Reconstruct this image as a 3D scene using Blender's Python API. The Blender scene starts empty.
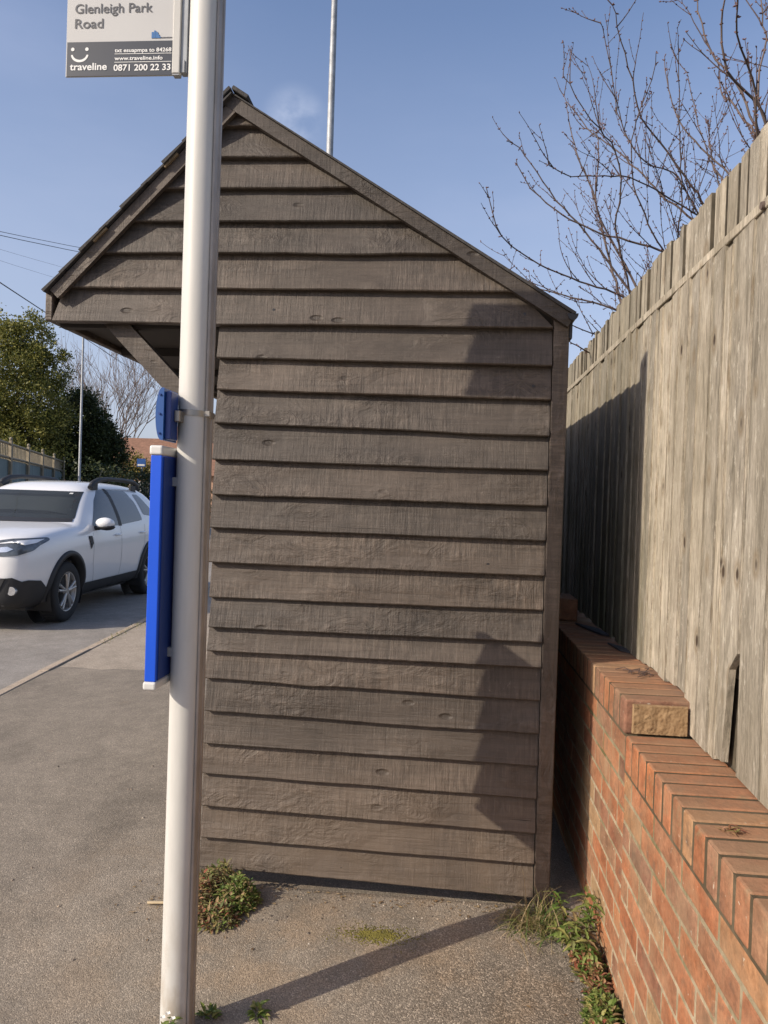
import bpy, bmesh, math, random
from mathutils import Vector, Matrix, noise
from mathutils.bvhtree import BVHTree
R = math.radians
rnd = random.Random(7)
scene = bpy.context.scene
COL = scene.collection

# ------------------------------------------------------------------ helpers
class MB:
    """collects shapes, then links them as one mesh object"""
    def __init__(s): s.v, s.f, s.mi, s.sm = [], [], [], []
    def add(s, vs, fs, mi=0, smooth=False):
        o = len(s.v); s.v += [tuple(p) for p in vs]
        for f in fs: s.f.append([o + i for i in f]); s.mi.append(mi); s.sm.append(smooth)
        return s
    def box(s, x0, x1, y0, y1, z0, z1, mi=0, M=None):
        vs = [Vector((x, y, z)) for z in (z0, z1) for y in (y0, y1) for x in (x0, x1)]
        if M: vs = [M @ p for p in vs]
        return s.add(vs, [(0, 2, 3, 1), (4, 5, 7, 6), (0, 1, 5, 4), (2, 6, 7, 3), (0, 4, 6, 2), (1, 3, 7, 5)], mi)
    def prism(s, poly, fn, d0, d1, mi=0, smooth=False):
        n = len(poly)
        vs = [fn(a, b, d0) for a, b in poly] + [fn(a, b, d1) for a, b in poly]
        s.add(vs, [list(range(n))[::-1], list(range(n, 2 * n))], mi)
        return s.add(vs, [(i, (i + 1) % n, n + (i + 1) % n, n + i) for i in range(n)], mi, smooth)
    def tube(s, pts, r, n=8, mi=0, cap=True):
        pts = [Vector(p) for p in pts]
        rs = r if isinstance(r, (list, tuple)) else [r] * len(pts)
        vs = []; up = None
        for i, p in enumerate(pts):
            t = (pts[min(i + 1, len(pts) - 1)] - pts[max(i - 1, 0)]).normalized()
            if up is None:
                up = Vector((0, 0, 1)) if abs(t.z) < .9 else Vector((1, 0, 0))
            a = t.cross(up)
            if a.length < 1e-6: a = t.cross(Vector((.3, .9, .2)))
            a.normalize(); b = a.cross(t).normalized(); up = b
            for k in range(n):
                q = 2 * math.pi * k / n
                vs.append(p + (a * math.cos(q) + b * math.sin(q)) * rs[i])
        m = len(pts)
        fs = [(i * n + k, i * n + (k + 1) % n, (i + 1) * n + (k + 1) % n, (i + 1) * n + k) for i in range(m - 1) for k in range(n)]
        s.add(vs, fs, mi, True)
        if cap: s.add(vs[:n], [list(range(n))[::-1]], mi); s.add(vs[-n:], [list(range(n))], mi)
        return s
    def grid(s, P, mi=0, smooth=True, flip=False):
        a, b = len(P), len(P[0]); vs = [p for row in P for p in row]
        fs = []
        for i in range(a - 1):
            for j in range(b - 1):
                q = (i * b + j, i * b + j + 1, (i + 1) * b + j + 1, (i + 1) * b + j)
                fs.append(q[::-1] if flip else q)
        return s.add(vs, fs, mi, smooth)
    def blob(s, c, rx, ry, rz, nu=10, nv=6, mi=0, wob=0, seed=0):
        vs = []
        for j in range(nv + 1):
            t = math.pi * j / nv
            for i in range(nu):
                q = 2 * math.pi * i / nu
                d = Vector((math.sin(t) * math.cos(q), math.sin(t) * math.sin(q), math.cos(t)))
                k = 1 + wob * noise.noise(d * 1.7 + Vector((seed, seed * .7, 0)))
                vs.append((c[0] + d.x * rx * k, c[1] + d.y * ry * k, c[2] + d.z * rz * k))
        fs = [(j * nu + i, (j + 1) * nu + i, (j + 1) * nu + (i + 1) % nu, j * nu + (i + 1) % nu) for j in range(nv) for i in range(nu)]
        return s.add(vs, fs, mi, True)
    def build(s, name, mats, parent=None, bevel=0, seg=1, wn=False):
        me = bpy.data.meshes.new(name); me.from_pydata(s.v, [], s.f)
        for m in (mats if isinstance(mats, (list, tuple)) else [mats]): me.materials.append(m)
        me.polygons.foreach_set('material_index', s.mi); me.polygons.foreach_set('use_smooth', s.sm)
        me.update(); me.validate()
        o = bpy.data.objects.new(name, me); COL.objects.link(o)
        if parent: o.parent = parent; o.matrix_parent_inverse = parent.matrix_world.inverted() if False else Matrix.Translation(-parent.location)
        if bevel:
            b = o.modifiers.new('Bevel', 'BEVEL'); b.width = bevel; b.segments = seg; b.limit_method = 'ANGLE'; b.angle_limit = R(35)
        return o

def tag(o, label=None, cat=None, group=None, kind=None):
    if label: o['label'] = label
    if cat: o['category'] = cat
    if group: o['group'] = group
    if kind: o['kind'] = kind
    return o
def empty(name, loc, label, cat, group=None):
    o = bpy.data.objects.new(name, None); COL.objects.link(o); o.location = loc; o.empty_display_size = .1
    return tag(o, label, cat, group)
XZ = lambda a, b, d: Vector((a, d, b))
YZ = lambda a, b, d: Vector((d, a, b))
XY = lambda a, b, d: Vector((a, b, d))

# ------------------------------------------------------------------ materials
class N:
    def __init__(s, name):
        s.m = bpy.data.materials.new(name); s.m.use_nodes = True; s.t = s.m.node_tree; s.b = s.t.nodes['Principled BSDF']
        s.co = s.t.nodes.new('ShaderNodeTexCoord').outputs['Object']; s.geo = None
    def new(s, t): return s.t.nodes.new(t)
    def lk(s, a, b): s.t.links.new(a, b)
    def map(s, sc, off=(0, 0, 0)):
        n = s.new('ShaderNodeMapping'); s.lk(s.co, n.inputs[0]); n.inputs['Scale'].default_value = sc; n.inputs['Location'].default_value = off
        return n.outputs[0]
    def island(s):
        if not s.geo: s.geo = s.new('ShaderNodeNewGeometry')
        return s.geo.outputs['Random Per Island']
    def vadd(s, a, r, k):
        n = s.new('ShaderNodeVectorMath'); n.operation = 'SCALE'; n.inputs[0].default_value = (k, k * 1.7, k * .6); s.lk(r, n.inputs['Scale'])
        m = s.new('ShaderNodeVectorMath'); m.operation = 'ADD'; s.lk(a, m.inputs[0]); s.lk(n.outputs[0], m.inputs[1]); return m.outputs[0]
    def noise(s, vec, scale=1, detail=4, rough=.55, dist=0):
        n = s.new('ShaderNodeTexNoise'); s.lk(vec, n.inputs['Vector']); n.inputs['Scale'].default_value = scale; n.inputs['Detail'].default_value = detail
        n.inputs['Roughness'].default_value = rough; n.inputs['Distortion'].default_value = dist; return n.outputs['Fac']
    def vor(s, vec, scale, out='Distance', feat='F1', rand=1):
        n = s.new('ShaderNodeTexVoronoi'); n.feature = feat; s.lk(vec, n.inputs['Vector']); n.inputs['Scale'].default_value = scale; n.inputs['Randomness'].default_value = rand
        return n.outputs[out]
    def ramp(s, fac, stops, interp='LINEAR'):
        n = s.new('ShaderNodeValToRGB'); s.lk(fac, n.inputs[0]); e = n.color_ramp.elements; n.color_ramp.interpolation = interp
        while len(e) < len(stops): e.new(.5)
        for el, (p, c) in zip(e, stops):
            el.position = p; el.color = (c, c, c, 1) if isinstance(c, (int, float)) else (*c, 1)
        return n.outputs[0]
    def mix(s, f, a, b, mode='MIX'):
        n = s.new('ShaderNodeMix'); n.data_type = 'RGBA'; n.blend_type = mode; n.clamp_factor = True
        for v, i in ((f, 0), (a, 6), (b, 7)):
            if isinstance(v, (int, float)): n.inputs[i].default_value = v if i == 0 else (v, v, v, 1)
            elif isinstance(v, tuple): n.inputs[i].default_value = (*v, 1)
            else: s.lk(v, n.inputs[i])
        return n.outputs[2]
    def math(s, op, a, b=None, clamp=False):
        n = s.new('ShaderNodeMath'); n.operation = op; n.use_clamp = clamp
        for i, v in enumerate((a, b)):
            if v is None: continue
            if isinstance(v, (int, float)): n.inputs[i].default_value = v
            else: s.lk(v, n.inputs[i])
        return n.outputs[0]
    def sep(s, vec=None):
        n = s.new('ShaderNodeSeparateXYZ'); s.lk(vec or s.co, n.inputs[0]); return n.outputs
    def worldpos(s):
        if not s.geo: s.geo = s.new('ShaderNodeNewGeometry')
        return s.geo.outputs['Position']
    def bump(s, h, strength=.5, dist=.01):
        n = s.new('ShaderNodeBump'); s.lk(h, n.inputs['Height']); n.inputs['Strength'].default_value = strength; n.inputs['Distance'].default_value = dist
        prev = s.b.inputs['Normal'].links
        if prev: s.lk(prev[0].from_socket, n.inputs['Normal'])
        s.lk(n.outputs[0], s.b.inputs['Normal'])
    def out(s, col=None, rough=.7, metal=0, spec=None, **kw):
        if col is not None:
            if isinstance(col, tuple): s.b.inputs['Base Color'].default_value = (*col, 1)
            else: s.lk(col, s.b.inputs['Base Color'])
        if isinstance(rough, (int, float)): s.b.inputs['Roughness'].default_value = rough
        else: s.lk(rough, s.b.inputs['Roughness'])
        s.b.inputs['Metallic'].default_value = metal
        if spec is not None: s.b.inputs['Specular IOR Level'].default_value = spec
        for k, v in kw.items(): s.b.inputs[k.replace('_', ' ')].default_value = v
        return s.m

def plain(name, col, rough=.6, metal=0, var=.12, scale=6, spec=None, **kw):
    n = N(name); a = n.noise(n.map((scale,) * 3), 1, 4)
    c = n.ramp(a, [(.25, tuple(v * (1 - var) for v in col)), (.75, tuple(min(1, v * (1 + var)) for v in col))])
    return n.out(c, rough, metal, spec, **kw)

def painted_boards(name, axis='x', k=1.0, dust=True):
    """rough-sawn timber under thin brown-grey stain; axis = run of the grain"""
    n = N(name); isl = n.island(); base = n.vadd(n.co, isl, 9.0)
    def mp(along, across, other=None):
        m = n.new('ShaderNodeMapping'); n.lk(base, m.inputs[0]); other = across if other is None else other
        m.inputs['Scale'].default_value = {'x': (along, other, across), 'z': (across, other, along), 'y': (other, along, across)}[axis]; return m.outputs[0]
    grain = n.noise(mp(2.6, 46), 1, 7, .7, 1.2)
    saw = n.math('ADD', n.math('MULTIPLY', n.noise(mp(120, 6), 1, 4, .75, .3), .6), n.math('MULTIPLY', n.noise(mp(46, 14), 1, 4, .7, .6), .4))                       # saw marks across the board
    sawm = n.math('MULTIPLY', n.ramp(n.noise(mp(2.2, 6), 1, 4), [(.36, .15), (.6, 1)]), n.ramp(isl, [(0, .4), (.35, 1), (.6, .55), (1, 1)]))
    blot = n.noise(mp(3, 7), 1, 4, .6)
    kv = n.vor(mp(3.4, 7.5), 1); knot = n.ramp(kv, [(.05, 1), (.09, 0)])
    c = n.mix(n.ramp(blot, [(.3, 0), (.72, 1)]), (.054 * k, .0435 * k, .035 * k), (.098 * k, .079 * k, .064 * k))
    c = n.mix(.6, c, n.ramp(grain, [(.3, .6), (.5, 1.0), (.72, 1.25)]), 'MULTIPLY')
    fleck = n.ramp(n.noise(mp(60, 60), 1, 3, .6), [(.66, 0), (.78, .4)]); c = n.mix(fleck, c, (.2 * k, .175 * k, .15 * k))
    sawc = n.mix(sawm, 1.0, n.ramp(saw, [(.41, .55), (.5, 1.0), (.59, 1.6)]))
    c = n.mix(.8, c, sawc, 'MULTIPLY')
    swm = n.ramp(n.noise(mp(2.4, 5.5), 1, 2, .5), [(.5, 0), (.64, 1)])
    swirl = n.noise(mp(7, 13), 1, 5, .6, 3.2)
    c = n.mix(n.math('MULTIPLY', swm, .6), c, n.mix(1.0, c, n.ramp(swirl, [(.3, .62), (.5, 1.0), (.7, 1.38)]), 'MULTIPLY'))
    c = n.mix(n.math('MULTIPLY', isl, 1.0), n.mix(1.0, c, (.82, .84, .86), 'MULTIPLY'), n.mix(1.0, c, (1.2, 1.16, 1.12), 'MULTIPLY'))
    c = n.mix(n.math('MULTIPLY', knot, .6), c, (.035, .028, .022))
    crack = n.ramp(n.noise(mp(1.1, 48), 1, 3, .5, .8), [(.755, 0), (.775, 1)])
    c = n.mix(crack, c, (.03, .025, .02))
    if dust:
        z = n.sep(n.worldpos())[2]
        d = n.math('MULTIPLY', n.ramp(z, [(0, 1), (.45, .28), (.85, 0)]), n.ramp(n.noise(n.map((7, 7, 3)), 1, 5), [(.3, .15), (.7, .75)]))
        c = n.mix(d, c, (.155, .115, .08))
    h = n.math('ADD', n.math('MULTIPLY', grain, .5), n.math('MULTIPLY', n.math('MULTIPLY', saw, sawm), 1.1))
    h = n.math('ADD', h, n.math('MULTIPLY', n.math('MULTIPLY', swirl, swm), 1.6))
    h = n.math('SUBTRACT', h, n.math('MULTIPLY', n.math('ADD', knot, crack), .8))
    n.bump(h, .8, .0075)
    return n.out(c, .58, 0, .4)

def fence_wood(name, warm=0, algae=1.0):
    n = N(name); isl = n.island(); base = n.vadd(n.co, isl, 7.0)
    def mp(al, ac, oth=None):
        m = n.new('ShaderNodeMapping'); n.lk(base, m.inputs[0]); m.inputs['Scale'].default_value = (ac, oth or ac, al); return m.outputs[0]
    grain = n.noise(mp(3.5, 34), 1, 8, .72, 1.6); fine = n.noise(mp(26, 150), 1, 5, .7, .5); blot = n.noise(mp(4, 9), 1, 6, .68)
    knot_d = n.vor(mp(5.5, 9), 1); knot = n.ramp(knot_d, [(.07, 1), (.12, 0)]); ring = n.ramp(knot_d, [(.08, 0), (.15, .6), (.26, 0)])
    c = n.mix(n.ramp(blot, [(.32, 0), (.7, 1)]), (.34, .305, .245), (.57, .52, .435))
    c = n.mix(.75, c, n.ramp(grain, [(.3, .34), (.46, .92), (.66, 1.28)]), 'MULTIPLY')
    c = n.mix(.65, c, n.ramp(fine, [(.3, .5), (.5, 1), (.7, 1.4)]), 'MULTIPLY')
    crk = n.ramp(n.noise(mp(1.2, 60), 1, 3, .5, .8), [(.70, 0), (.73, .9)]); c = n.mix(crk, c, (.05, .042, .03))
    c = n.mix(isl, n.mix(1.0, c, (.66, .66, .66), 'MULTIPLY'), n.mix(1.0, c, (1.16, 1.13, 1.08), 'MULTIPLY'))
    streak = n.ramp(n.noise(mp(2.2, 22), 1, 6, .7, .8), [(.54, 0), (.68, .75)])
    c = n.mix(streak, c, (.12, .105, .075))
    pale = n.ramp(n.noise(mp(14, 34), 1, 6, .75), [(.57, 0), (.66, .8)])
    c = n.mix(pale, c, (.58, .54, .46))
    grime = n.ramp(n.noise(n.map((2.2, 2.2, 1.3)), 1, 6, .65), [(.42, 0), (.68, .55)]); c = n.mix(grime, c, (.19, .165, .115))
    c = n.mix(ring, c, (.2, .15, .09)); c = n.mix(knot, c, (.07, .05, .035))
    c = n.mix(1.0, c, (.96, .955, .95), 'MULTIPLY')
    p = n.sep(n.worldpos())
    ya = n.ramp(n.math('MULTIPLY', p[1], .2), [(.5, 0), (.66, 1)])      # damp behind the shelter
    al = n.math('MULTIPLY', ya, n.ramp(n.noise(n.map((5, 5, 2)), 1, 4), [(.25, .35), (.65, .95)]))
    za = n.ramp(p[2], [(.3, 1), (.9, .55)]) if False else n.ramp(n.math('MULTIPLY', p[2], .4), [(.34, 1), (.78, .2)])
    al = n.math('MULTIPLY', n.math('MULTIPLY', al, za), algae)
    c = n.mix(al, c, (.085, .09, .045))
    n.bump(n.math('ADD', n.math('ADD', grain, n.math('MULTIPLY', fine, .35)), n.math('MULTIPLY', knot, -.5)), .8, .008)
    return n.out(c, .85, 0, .2)

def asphalt(name, a, b, stones=True, moss=False, scale=1.0):
    n = N(name); co = n.co
    big = n.noise(n.map((.9, .9, .9)), 1, 5, .6); mid = n.noise(n.map((7, 7, 7)), 1, 6, .7); fine = n.noise(n.map((130 * scale,) * 3), 1, 4, .75)
    c = n.mix(n.ramp(big, [(.32, 0), (.68, 1)]), a, b)
    c = n.mix(.6, c, n.ramp(mid, [(.28, .7), (.72, 1.25)]), 'MULTIPLY')
    v = n.vor(n.map((260 * scale,) * 3), 1, 'Color'); vs = n.sep(v)[0]; vd = n.vor(n.map((260 * scale,) * 3), 1)
    c = n.mix(.62, c, n.ramp(vs, [(0, .55), (.55, .97), (.86, 1.12), (.985, 1.9)]), 'MULTIPLY')
    c = n.mix(.5, c, n.ramp(fine, [(.3, .62), (.7, 1.3)]), 'MULTIPLY')
    if moss:
        p = n.sep(n.worldpos())
        near = n.math('MULTIPLY', n.ramp(n.math('MULTIPLY', p[1], .25), [(.40, 0), (.56, .9), (.72, .9), (.8, 0)]), n.ramp(n.math('ADD', n.math('MULTIPLY', p[0], .25), .5), [(.1, 0), (.32, 1)]))
        dirt = n.math('MULTIPLY', near, n.ramp(n.noise(n.map((4, 4, 4)), 1, 6, .7), [(.45, 0), (.62, .8)]))
        c = n.mix(dirt, c, n.mix(.6, (.27, .205, .14), n.ramp(vs, [(0, .5), (1, 1.5)]), 'MULTIPLY'))
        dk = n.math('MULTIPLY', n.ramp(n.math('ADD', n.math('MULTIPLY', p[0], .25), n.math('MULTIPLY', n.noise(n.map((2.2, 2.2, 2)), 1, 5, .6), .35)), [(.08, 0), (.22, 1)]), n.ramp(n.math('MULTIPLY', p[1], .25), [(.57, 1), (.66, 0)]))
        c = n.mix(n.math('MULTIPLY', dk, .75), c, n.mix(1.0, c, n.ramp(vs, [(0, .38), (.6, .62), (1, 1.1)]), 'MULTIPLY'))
        rust = n.ramp(n.noise(n.map((2.6, 6, 3), (3.3, 1, 0)), 1, 4, .6), [(.7, 0), (.78, .45)])
        c = n.mix(rust, c, (.36, .2, .1))
        stain = n.ramp(n.noise(n.map((1.7, 1.2, 1), (8, 3, 0)), 1, 6, .68), [(.5, 0), (.68, .6)]); pl = n.ramp(n.noise(n.map((3, 1.6, 1), (2, 9, 0)), 1, 6, .7), [(.54, 0), (.7, .4)]); c = n.mix(pl, c, n.mix(1.0, c, 1.3, 'MULTIPLY'))
        c = n.mix(stain, c, n.mix(1.0, c, .55, 'MULTIPLY'))
    h = n.math('ADD', n.math('MULTIPLY', vd, -1.0), n.math('MULTIPLY', fine, .7))
    n.bump(h, .5, .003); n.bump(mid, .25, .012)
    return n.out(c, .88, 0, .25)

def leafmat(name, cols, trans=.25, rough=.55):
    n = N(name); i = n.island()
    k = len(cols); c = n.ramp(i, [((j + .5) / k, cc) for j, cc in enumerate(cols)])
    c = n.mix(.35, c, n.ramp(n.noise(n.map((40, 40, 40)), 1, 2), [(.3, .7), (.7, 1.3)]), 'MULTIPLY')
    n.out(c, rough, 0, .3)
    t = n.new('ShaderNodeBsdfTranslucent'); n.lk(c, t.inputs[0]); m = n.new('ShaderNodeMixShader'); m.inputs[0].default_value = trans
    o = n.t.nodes['Material Output']; n.lk(n.b.outputs[0], m.inputs[1]); n.lk(t.outputs[0], m.inputs[2]); n.lk(m.outputs[0], o.inputs[0])
    return n.m

def bricks_mat(name, coping=False):
    n = N(name); isl = n.island(); base = n.vadd(n.co, isl, 5.0)
    def nz(s, d=5, r=.6):
        return n.noise(base, s, d, r)
    c = n.ramp(isl, [(.0, (.34, .135, .07)), (.2, (.40, .165, .085)), (.38, (.30, .15, .09)), (.5, (.38, .155, .075)), (.62, (.36, .24, .135)), (.74, (.33, .18, .11)), (.88, (.22, .11, .08)), (.97, (.42, .17, .08))])
    c = n.mix(.8, c, n.ramp(nz(9), [(.3, .5), (.7, 1.25)]), 'MULTIPLY')
    c = n.mix(.7, c, n.ramp(nz(70, 4, .7), [(.3, .6), (.7, 1.3)]), 'MULTIPLY')
    c = n.mix(1.0, c, (.95, .93, .88), 'MULTIPLY')
    buff = n.ramp(nz(5.5, 4), [(.5, 0), (.7, .55)]); c = n.mix(buff, c, (.33, .225, .135))
    dark = n.ramp(nz(13, 5, .7), [(.56, 0), (.72, .75)]); c = n.mix(dark, c, (.11, .075, .055))
    spl = n.ramp(nz(60, 2), [(.70, 0), (.76, .7)]); c = n.mix(spl, c, (.55, .5, .4)); haze = n.ramp(n.noise(n.map((4, 4, 4)), 1, 6, .7), [(.45, 0), (.7, .4)]); c = n.mix(haze, c, (.30, .225, .145))
    if coping:
        lich = n.ramp(nz(24, 5, .7), [(.58, 0), (.7, .6)]); c = n.mix(lich, c, (.24, .19, .11))
        nn = n.new('ShaderNodeNewGeometry'); up = n.sep(nn.outputs['Normal'])[2]
        c = n.mix(n.math('MULTIPLY', n.ramp(up, [(.6, 0), (.95, 1)]), n.ramp(nz(8), [(.3, .3), (.7, .85)])), c, (.27, .165, .1))
    n.bump(nz(90, 5, .7), .5, .004); n.bump(nz(16, 4), .4, .008)
    return n.out(c, .88, 0, .2)

def mortar_mat(moss=0):
    n = N('mortar'); a = n.noise(n.map((30, 30, 30)), 1, 6, .7); m = n.noise(n.map((5, 5, 5)), 1, 5, .7)
    c = n.ramp(a, [(.3, (.23, .18, .115)), (.7, (.45, .375, .265))])
    c = n.mix(n.math('ADD', n.ramp(m, [(.5, 0), (.66, .7)]), n.ramp(n.sep(n.worldpos())[2], [(.45, 0), (.66, .5)]) if not moss else n.ramp(m, [(.2, .6), (.5, .95)]), True), c, (.085, .066, .042) if moss else (.13, .115, .055)); n.bump(a, .6, .006)
    return n.out(c, .95, 0, .1)

M = {}
M['boards'] = painted_boards('stained_boards', 'x'); M['post_wood'] = painted_boards('stained_post', 'z', 1.02)
M['brace_wood'] = painted_boards('stained_brace', 'x', 1.1, False); M['barge_wood'] = painted_boards('stained_barge', 'x', .72, False)
M['barge_light'] = painted_boards('stained_barge_weathered', 'x', 1.25, False)
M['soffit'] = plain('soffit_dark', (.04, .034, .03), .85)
n = N('roof_felt'); a = n.noise(n.map((60, 60, 60)), 1, 5, .7); n.bump(a, .5, .005)
M['roof'] = n.out(n.ramp(a, [(.3, (.03, .028, .027)), (.7, (.06, .056, .053))]), .85)
M['tile_edge'] = plain('roof_batten', (.2, .145, .08), .85, 0, .4, 30)
M['black_plastic'] = plain('black_plastic', (.018, .018, .02), .45)
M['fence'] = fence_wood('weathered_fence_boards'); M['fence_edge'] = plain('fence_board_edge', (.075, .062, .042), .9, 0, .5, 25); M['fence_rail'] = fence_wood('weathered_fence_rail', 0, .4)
M['brick'] = bricks_mat('facing_brick'); M['coping'] = bricks_mat('coping_brick', True); M['mortar'] = mortar_mat(); M['mossmortar'] = mortar_mat(1)
n = N('cut_brick_end'); a = n.noise(n.map((38, 38, 38)), 1, 6, .75); v = n.vor(n.map((26, 26, 26)), 1, 'Distance', 'DISTANCE_TO_EDGE')
v = n.noise(n.map((9, 9, 16)), 1, 6, .7, 1.5); c = n.ramp(a, [(.3, (.20, .125, .065)), (.7, (.32, .22, .125))]); c = n.mix(n.ramp(v, [(.60, 0), (.63, .85), (.66, 0)]), c, (.08, .055, .03)); n.bump(a, .35, .004)
M['cut_end'] = n.out(c, .95, 0, .1)
M['pave'] = asphalt('pavement_asphalt', (.215, .184, .145), (.29, .248, .196), moss=True)
M['pave_pink'] = asphalt('pavement_patch_asphalt', (.33, .28, .22), (.385, .325, .255))
M['road'] = asphalt('road_asphalt', (.25, .228, .20), (.31, .283, .25))
M['kerb'] = asphalt('kerb_concrete', (.36, .295, .225), (.42, .345, .265))
n = N('rough_ground'); a = n.noise(n.map((.4, .4, .4)), 1, 6, .7); b = n.noise(n.map((30, 30, 30)), 1, 4, .7)
M['ground'] = n.out(n.mix(.6, n.ramp(a, [(.35, (.06, .075, .025)), (.65, (.12, .1, .055))]), n.ramp(b, [(.3, .6), (.7, 1.3)]), 'MULTIPLY'), .95)
n = N('pole_paint'); a = n.noise(n.map((20, 20, 3)), 1, 5, .65); g = n.sep(n.worldpos())[2]
c = n.ramp(a, [(.3, (.48, .472, .44)), (.7, (.55, .54, .508))])
c = n.mix(n.math('MULTIPLY', n.ramp(g, [(0, .9), (.12, .35), (.5, 0)]), n.ramp(n.noise(n.map((30, 30, 12)), 1, 5), [(.4, 0), (.65, .8)])), c, (.3, .24, .17))
sc_ = n.ramp(n.noise(n.map((60, 60, 14)), 1, 5, .7), [(.70, 0), (.75, .4)]); c = n.mix(sc_, c, (.42, .4, .36))
M['pole'] = n.out(c, .48, 0, .4)
M['channel'] = plain('pole_channel', (.33, .30, .27), .5, .2, .2, 12)
M['steel'] = plain('steel_band', (.36, .33, .29), .4, .8); M['galv'] = plain('galvanised', (.30, .315, .33), .6, .35, .3, 9)
M['blue'] = plain('blue_plastic', (.008, .085, .62), .35, 0, .04); M['blue_dark'] = plain('blue_plastic_side', (.012, .04, .2), .4, 0, .06)
M['blue_lens'] = plain('blue_cover', (.010, .072, .27), .45, 0, .12); M['white_pl'] = plain('white_plastic', (.6, .595, .57), .4, 0, .04)
M['sign_white'] = plain('sign_face', (.47, .466, .452), .4, 0, .03); M['sign_dark'] = plain('sign_panel', (.03, .036, .048), .4, 0, .05)
M['ink'] = plain('ink_grey', (.06, .062, .07), .5, 0, .05); M['ink_white'] = plain('ink_white', (.72, .72, .7), .5, 0, .02); M['ink_blue'] = plain('ink_blue', (.02, .12, .32), .5, 0, .2)
M['sign_edge'] = plain('sign_frame', (.5, .49, .455), .45, 0, .05)
# car
M['carwhite'] = plain('car_white_paint', (.78, .78, .77), .22, 0, .015, 3, .5, Coat_Weight=.6, Coat_Roughness=.05)
M['carblack'] = plain('car_black_cladding', (.022, .022, .023), .6, 0, .15)
n = N('car_glass'); n.out((.055, .065, .07), .05, 0, .7)
M['carglass'] = n.m
n = N('windscreen_glass'); n.out((.06, .068, .072), .03, 0, .7); tr = n.new('ShaderNodeBsdfTransparent'); tr.inputs[0].default_value = (.75, .82, .8, 1); mxs = n.new('ShaderNodeMixShader'); mxs.inputs[0].default_value = .5
n.lk(n.b.outputs[0], mxs.inputs[1]); n.lk(tr.outputs[0], mxs.inputs[2]); n.lk(mxs.outputs[0], n.t.nodes['Material Output'].inputs[0]); M['screen_glass'] = n.m
M['seatcloth'] = plain('seat_cloth', (.2, .2, .205), .9); M['tyre'] = plain('tyre_rubber', (.02, .02, .02), .85); M['alloy'] = plain('alloy_wheel', (.45, .43, .40), .35, .6)
M['chrome'] = plain('bright_trim', (.65, .66, .68), .2, .8); M['headl'] = plain('headlamp_shell', (.11, .125, .14), .12, .2, .3, 25, .8); M['drl'] = plain('daylight_lamp', (.8, .82, .84), .2)
M['cabin'] = plain('cabin_trim', (.09, .09, .092), .8); M['skin'] = plain('skin', (.5, .28, .2), .6); M['coat_red'] = plain('red_cloth', (.35, .05, .05), .8); M['cloth_beige'] = plain('beige_cloth', (.32, .25, .17), .85); M['hair'] = plain('hair', (.05, .03, .02), .7)
# plants
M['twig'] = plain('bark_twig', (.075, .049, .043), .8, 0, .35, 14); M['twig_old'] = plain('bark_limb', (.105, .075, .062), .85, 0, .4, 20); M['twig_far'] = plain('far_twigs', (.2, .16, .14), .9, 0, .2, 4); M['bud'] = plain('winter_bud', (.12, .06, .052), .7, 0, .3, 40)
M['weed'] = leafmat('weed_leaves', [(.07, .12, .025), (.14, .2, .045), (.25, .29, .09), (.1, .16, .03), (.32, .3, .1)])
M['weed_dry'] = leafmat('dry_weed_leaves', [(.12, .14, .05), (.30, .20, .10), (.2, .2, .075), (.36, .24, .12), (.12, .08, .05), (.24, .25, .10)])
M['weed_red'] = leafmat('red_weed_leaves', [(.30, .10, .06), (.24, .1, .06), (.2, .19, .06), (.4, .22, .13)])
M['litter'] = leafmat('dead_leaf_scraps', [(.22, .14, .07), (.34, .26, .16), (.12, .075, .045), (.28, .2, .1)], .1); M['straw'] = leafmat('straw_grass', [(.36, .27, .15), (.28, .22, .1), (.14, .16, .05), (.42, .33, .2)]); M['grass'] = leafmat('grass_blades', [(.05, .09, .015), (.09, .13, .03), (.2, .2, .07)])
M['flower'] = plain('white_petal', (.75, .74, .68), .7)
M['ever'] = leafmat('evergreen_leaves', [(.06, .075, .02), (.13, .14, .03), (.26, .245, .06), (.1, .115, .025), (.34, .31, .09)], .3)
M['holly'] = leafmat('dark_leaves', [(.02, .032, .012), (.04, .055, .018), (.065, .08, .025), (.03, .045, .015)], .15)
M['hedge'] = leafmat('hedge_leaves', [(.015, .026, .008), (.03, .042, .012), (.02, .034, .01), (.05, .06, .018)], .12); M['yellowbush'] = leafmat('yellow_leaves', [(.3, .22, .05), (.22, .18, .05), (.16, .15, .04)])
M['bark'] = plain('bark', (.09, .07, .05), .9, 0, .4, 12)
n = N('green_fence_boards'); i = n.island(); a = n.noise(n.map((12, 12, 1)), 1, 4)
M['greenfence'] = n.out(n.mix(.6, n.ramp(i, [(0, (.12, .165, .165)), (1, (.165, .215, .215))]), n.ramp(a, [(.3, .75), (.7, 1.2)]), 'MULTIPLY'), .8)
M['trellis'] = plain('trellis_wood', (.24, .205, .145), .85, 0, .3, 8)
n = N('roof_tiles_red'); w = n.noise(n.map((2, 2, 14)), 1, 4); b = n.noise(n.map((9, 9, 9)), 1, 3)
M['redroof'] = n.out(n.mix(.6, n.ramp(b, [(.3, (.16, .085, .055)), (.7, (.26, .14, .09))]), n.ramp(w, [(.35, .75), (.65, 1.2)]), 'MULTIPLY'), .9)
M['housewall'] = plain('house_wall', (.4, .25, .17), .9); M['window'] = plain('window_glass', (.03, .035, .04), .08); M['whiteframe'] = plain('white_frame', (.7, .7, .68), .5)
M['wire'] = plain('cable', (.02, .02, .022), .6); M['straw_stick'] = plain('dry_stick', (.5, .4, .25), .8, 0, .2, 30); M['slate'] = plain('slate_debris', (.05, .05, .055), .7, 0, .3, 20)
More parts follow.
